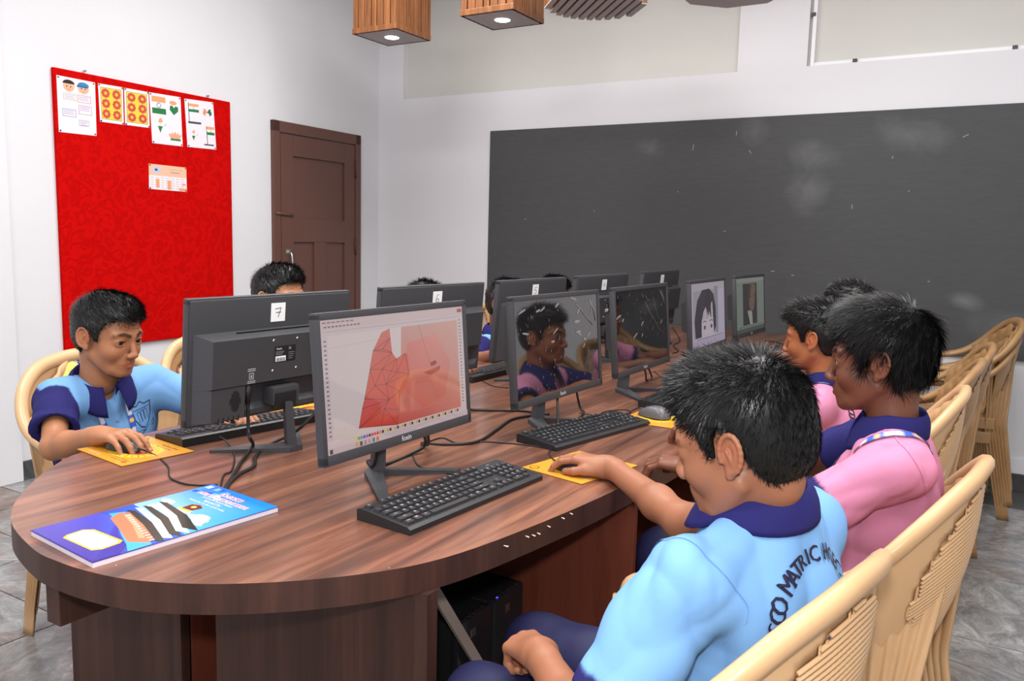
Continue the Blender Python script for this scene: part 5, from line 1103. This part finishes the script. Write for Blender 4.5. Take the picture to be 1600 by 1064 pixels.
def cloth_print(P, pr, name, origin, right, up, out):
    """projects a flat print onto the shirt along -out"""
    o, r, u, n = (Vector(x) for x in (origin, right, up, out)); rl = Vector(P['rl'])
    def mp(a, b, w_):
        s_ = o+r*a+u*b; h = P['bv'].ray_cast(s_+n*.25, -n, .6)[0]
        if h is None: h = P['bv'].find_nearest(s_)[0]
        return h+n*(.0022+w_)-rl
    return pr.build(name, M_PRINT, P['shirt'], mp)
BLUE = (116, 162, 212); PINK = (208, 134, 166)
def seam(P, c, d, r, col, name='sleeve_seam'):
    d = Vector(d).normalized(); a = d.orthogonal().normalized(); b = d.cross(a); V = []; F = []; n = 48; ok = []
    for i in range(n+1):
        t = 2*PI*i/n; q, nn, _, dist = P['bv'].find_nearest(Vector(c)+(a*math.cos(t)+b*math.sin(t))*r); tg = (a*-math.sin(t)+b*math.cos(t)); sd = nn.cross(tg).normalized()
        V += [tuple(q+nn*.0022+sd*.0011-Vector(P['rl'])), tuple(q+nn*.0022-sd*.0011-Vector(P['rl']))]; ok.append(dist < .05)
        if i and ok[-1] and ok[-2]: F.append((2*i-2, 2*i-1, 2*i+1, 2*i))
    return ob(name, mesh(name, V, F, [lin(col)]*len(V)), M_PRINT, P['shirt'])
def side_panel(side):                               # navy sleeve and diagonal chest panel on one side
    sg = 1 if side == 'L' else -1
    def f(q, ds, na, tl_): y = q[:, 1]*sg; return (y > .06+.30*np.clip(q[:, 2]/tl_-.45, 0, 1)**1.2*.55) & ((y > .085) | (q[:, 2] < tl_*.62)) | (na[side] & (ds[side] > .12) & (y > .1))
    return f

# ------------------------------------------------------------------ the pupils
ST_SHORT = dict(n=9000, lift=.42, len=.027, thick=.009, clump=.35, jit=.16, sidelen=.55, stiff=.7, grav=.25, sweep=(.7, 0, 0), w=.0012)
hA = at(171, 521, 2.28)
A = person(dict(label='boy in light blue and navy polo shirt holding a mouse beside the red board', head=hA, fwd=(.965, .20, -.20), gaze=(1, -.12, -.16), neck=hA+Vector((-.055, -.005, -.135)), hip=(-2.30, 1.47, .53),
    shL=(-2.17, 1.535, .835), shR=(-2.19, 1.25, .83), elL=(-2.02, 1.66, .74), wrL=(-1.80, 1.52, .80), elR=(-2.04, 1.15, .735), wrR=MOUSE_A+Vector((-.085, -.012, .012)),
    hxR=(.98, .06, .10), hnR=(-.10, -.05, 1), poseR='mouse', hxL=(.9, -.3, -.05), poseL='keys', knL=(-1.93, 1.55, .53), knR=(-1.95, 1.33, .53), anL=(-1.97, 1.55, .09), anR=(-1.99, 1.33, .09),
    skin=(168, 114, 82), shirt=BLUE, panel=side_panel('R'), hair=dict(n=6500, lift=.14, len=.036, thick=.012, clump=.2, jit=.10, sidelen=.45, stiff=.55, grav=.15, sweep=(1.1, -.5, .1), fringe=1.1, w=.0012), nails=True, seed=3, sleeve=.66, cres=.0042, hres=.002, arm=.9, folds=.03))
hB = at(1153, 681, 1.13)
B = person(dict(label='boy in plain light blue polo shirt with arched lettering on his back', head=hB, fwd=(-.95, .06, -.30), up=(-.2, -.06, 1), gaze=(1, 0, -.1), neck=(-.258, 1.15, .937), hip=(-.27, 1.17, .53),
    shL=(-.318, 1.005, .855), shR=(-.235, 1.30, .865), elL=(-.40, .90, .655), wrL=(-.565, 1.06, .655), hxL=(-.75, .55, -.25), hnL=(-.35, .1, .9), poseL='fist', elR=(-.47, 1.44, .775), wrR=MOUSE_B+Vector((.088, .0, .014)), hxR=(-.99, -.03, .06), hnR=(.06, 0, 1), poseR='mouse',
    knL=(-.69, 1.09, .51), knR=(-.70, 1.31, .51), anL=(-.72, 1.1, .09), anR=(-.72, 1.34, .09), skin=(150, 98, 72), shirt=BLUE, hair=dict(ST_SHORT, n=15000, len=.028, w=.0010, fringe=.45, sweep=(.35, 0, 0)), nails=True, seed=11, hres=.0018, ares=.0022, cres=.005, folds=.05, fat=1.04, sleeve=.8, sleeveR=.5, vneck=False))
hC = at(1370, 559, 1.70)
C = person(dict(label='boy in pink polo shirt with a blue lanyard and longer wavy hair', head=hC, fwd=(-1, -.03, -.10), up=(.0, .0, 1), gaze=(1, 0, -.05), neck=hC+Vector((.045, .0, -.135)), hip=(-.20, 1.88, .53),
    shL=(-.13, 1.70, .885), shR=(-.17, 2.04, .88), elL=(-.32, 1.62, .745), wrL=(-.54, 1.72, .80), elR=(-.37, 2.13, .75), wrR=(-.60, 2.10, .81), hxL=(-.98, .1, 0), hxR=(-.98, -.1, -.05), poseL='keys', poseR='keys',
    knL=(-.62, 1.78, .56), knR=(-.62, 2.0, .56), anL=(-.64, 1.78, .09), anR=(-.64, 2.0, .09), skin=(112, 68, 50), shirt=PINK, panel=side_panel('R'), hair=dict(n=9000, lift=.30, len=.048, thick=.013, clump=.45, jit=.14, sidelen=.9, stiff=.2, grav=.55, sweep=(.4, .3, .1), fringe=.55, wave=.3, w=.0013), seed=21, hres=.0022, colw=.55, folds=.04))
def sitter(px, py, s, face, label, skin, shirt, hair, seed, pitch=-.12, side=None, low=True, yaw=0., **kw):
    """seated pupil at a station: face = +1 looks to +x, -1 looks to -x"""
    h = Vector(at(px, py, s)); f = face; L = (0, f, 0); up = Vector((0, 0, 1)); nb = h+Vector((-.045*f, 0, -.14)); hip = Vector((h.x-.10*f, h.y, .53)); d = dict(label=label, head=h, fwd=(f, yaw, pitch), neck=nb, hip=hip, skin=skin, shirt=shirt, hair=hair, seed=seed)
    for k, q in (('L', f), ('R', -f)):
        d['sh'+k] = nb+Vector((.0, q*.165, -.06)); d['el'+k] = d['sh'+k]+Vector((.15*f, q*.09, 0)); d['el'+k].z = min(d['sh'+k].z-.06, .80); d['el'+k].x = max(d['el'+k].x, -.58) if f < 0 else min(d['el'+k].x, -2.0); d['wr'+k] = Vector((d['el'+k].x+.2*f, d['el'+k].y-q*.06, .808)); d['hx'+k] = (f, 0, -.05); d['pose'+k] = 'keys'; d['kn'+k] = hip+Vector((.37*f, q*.1, .02)); d['an'+k] = Vector((hip.x+.36*f, hip.y+q*.1, .09))
    if low: d.update(hres=.0035, ares=.005, cres=.008)
    if side: d['panel'] = side_panel(side)
    d.update(kw); return person(d)
HS = dict(ST_SHORT, n=3500, w=.0018)
D = sitter(1271, 526, 2.69, -1, 'boy in pink polo shirt with lettering down his back, hair swept up', (158, 96, 62), PINK, dict(ST_SHORT, n=6000, len=.034, lift=.45, thick=.012, sweep=(1.0, 0, .3), w=.0014, sidelen=.4), 31, low=False, side='R', hres=.0028, ares=.004, cres=.006, yaw=.05)
Ee = sitter(1326, 484, 3.3, -1, 'pupil with round black hair showing before the blackboard', (120, 76, 56), PINK, HS, 41)
Ff = sitter(438, 463, 3.0, 1, 'boy whose black hair and forehead show above the monitor numbered seven', (196, 140, 104), BLUE, dict(HS, n=5000, len=.034, lift=.22, thick=.013, sweep=(.6, -.8, 0), w=.0016), 51, yaw=.1, pitch=-.05, side='R')
Gg = sitter(664, 482, 3.43, 1, 'pupil with the top of black hair peeping over the monitor numbered six', (140, 90, 66), BLUE, HS, 61, side='R', pitch=-.3)
Hh = sitter(792, 474, 3.85, 1, 'pupil with dark hair almost hidden behind the monitor numbered five', (120, 76, 56), BLUE, HS, 71, side='R')
Ii = sitter(866, 462, 4.7, 1, 'pupil with dark hair between the monitors numbered five and four', (120, 76, 56), BLUE, HS, 81, side='R')
# lettering, crest and lanyards
def arc_text(t, r, a0, a1, size, col):
    p = Print(.00002)
    for i, ch in enumerate(t):
        a = math.radians(a0+(a1-a0)*i/(len(t)-1)); 
        if ch != ' ':
            for o_ in (-.0009, 0, .0009): p.text(ch, (r+o_*.5)*math.cos(a)-o_*math.sin(a), (r+o_*.5)*math.sin(a)+o_*math.cos(a), size, col, a-PI/2)
    return p
for P, dz in ((B, -.155), (D, -.15)):
    R_ = P['TR']; cloth_print(P, arc_text('DONBOSCO MATRIC HR.SEC.SCHOOL', .092, 205, -25, .029, (36, 36, 60)), 'back_lettering', P['nb']+R_[:, 2]*dz-R_[:, 0]*.12, -R_[:, 1]*1., R_[:, 2], -R_[:, 0])
p = Print(.00002); ink = (34, 40, 80)
p.line([(-.030, .034), (-.012, .03), (0, .04), (.012, .03), (.030, .034), (.027, -.004), (.016, -.026), (0, -.038), (-.016, -.026), (-.027, -.004)], .0022, ink, True)
p.line([(-.024, .02), (.024, .02)], .0014, ink)
for x in (-.011, 0, .011): p.line([(x-.004, -.016), (x-.005, .01), (x, .015), (x+.005, .01), (x+.004, -.016)], .0013, ink)
p.line([(-.036, -.036), (-.03, -.05), (.03, -.046), (.036, -.032)], .002, ink); p.line([(-.036, -.036), (0, -.044), (.036, -.032)], .0016, ink)
RA = A['TR']; cloth_print(A, p, 'chest_crest', A['tq'](.12, .075, A['tl']*.70), RA[:, 1]*1., RA[:, 2], RA[:, 0])
for sg in (-1, 1): lanyard(A, [(.085, sg*.045, A['tl']-.05), (.11, sg*.038, A['tl']-.11), (.13, sg*.024, A['tl']-.19), (.13, sg*.01, A['tl']-.27)], None)
for sg in (-1, 1): lanyard(C, [(-.075, sg*.04, C['tl']-.03), (-.04, sg*.085, C['tl']-.035), (.02, sg*.10, C['tl']-.05), (.07, sg*.085, C['tl']-.09), (.11, sg*.055, C['tl']-.15), (.14, sg*.02, C['tl']-.22), (.13, sg*.005, C['tl']-.30)], None)
lanyard(D, [(-.07, 0, D['tl']-.0), (-.03, .07, D['tl']), (.05, .065, D['tl']-.03), (.12, .03, D['tl']-.14)], None)
for k in range(3):
    q, n = snap(A, A['tq'](.13, 0, A['tl']-.075-.05*k), .001); MB().lathe([(0, .002), (.004, .002), (.0055, 0)], 10).build('button', mat('blue_button', (120, 160, 205), .3), A['root'], loc=Vector(q)-Vector(A['rl']), rot=n.to_track_quat('Z', 'Y').to_euler())

seam(B, np.array((-.315, 1.02, .85))+np.array((.0, .01, .0)), np.array((-.40, .90, .655))-np.array((-.318, 1.005, .855))+np.array((0, -.18, 0)), .065, BLUE)
seam(C, np.array((-.125, 1.71, .89)), np.array((-.19, -.12, -.12)), .065, PINK)
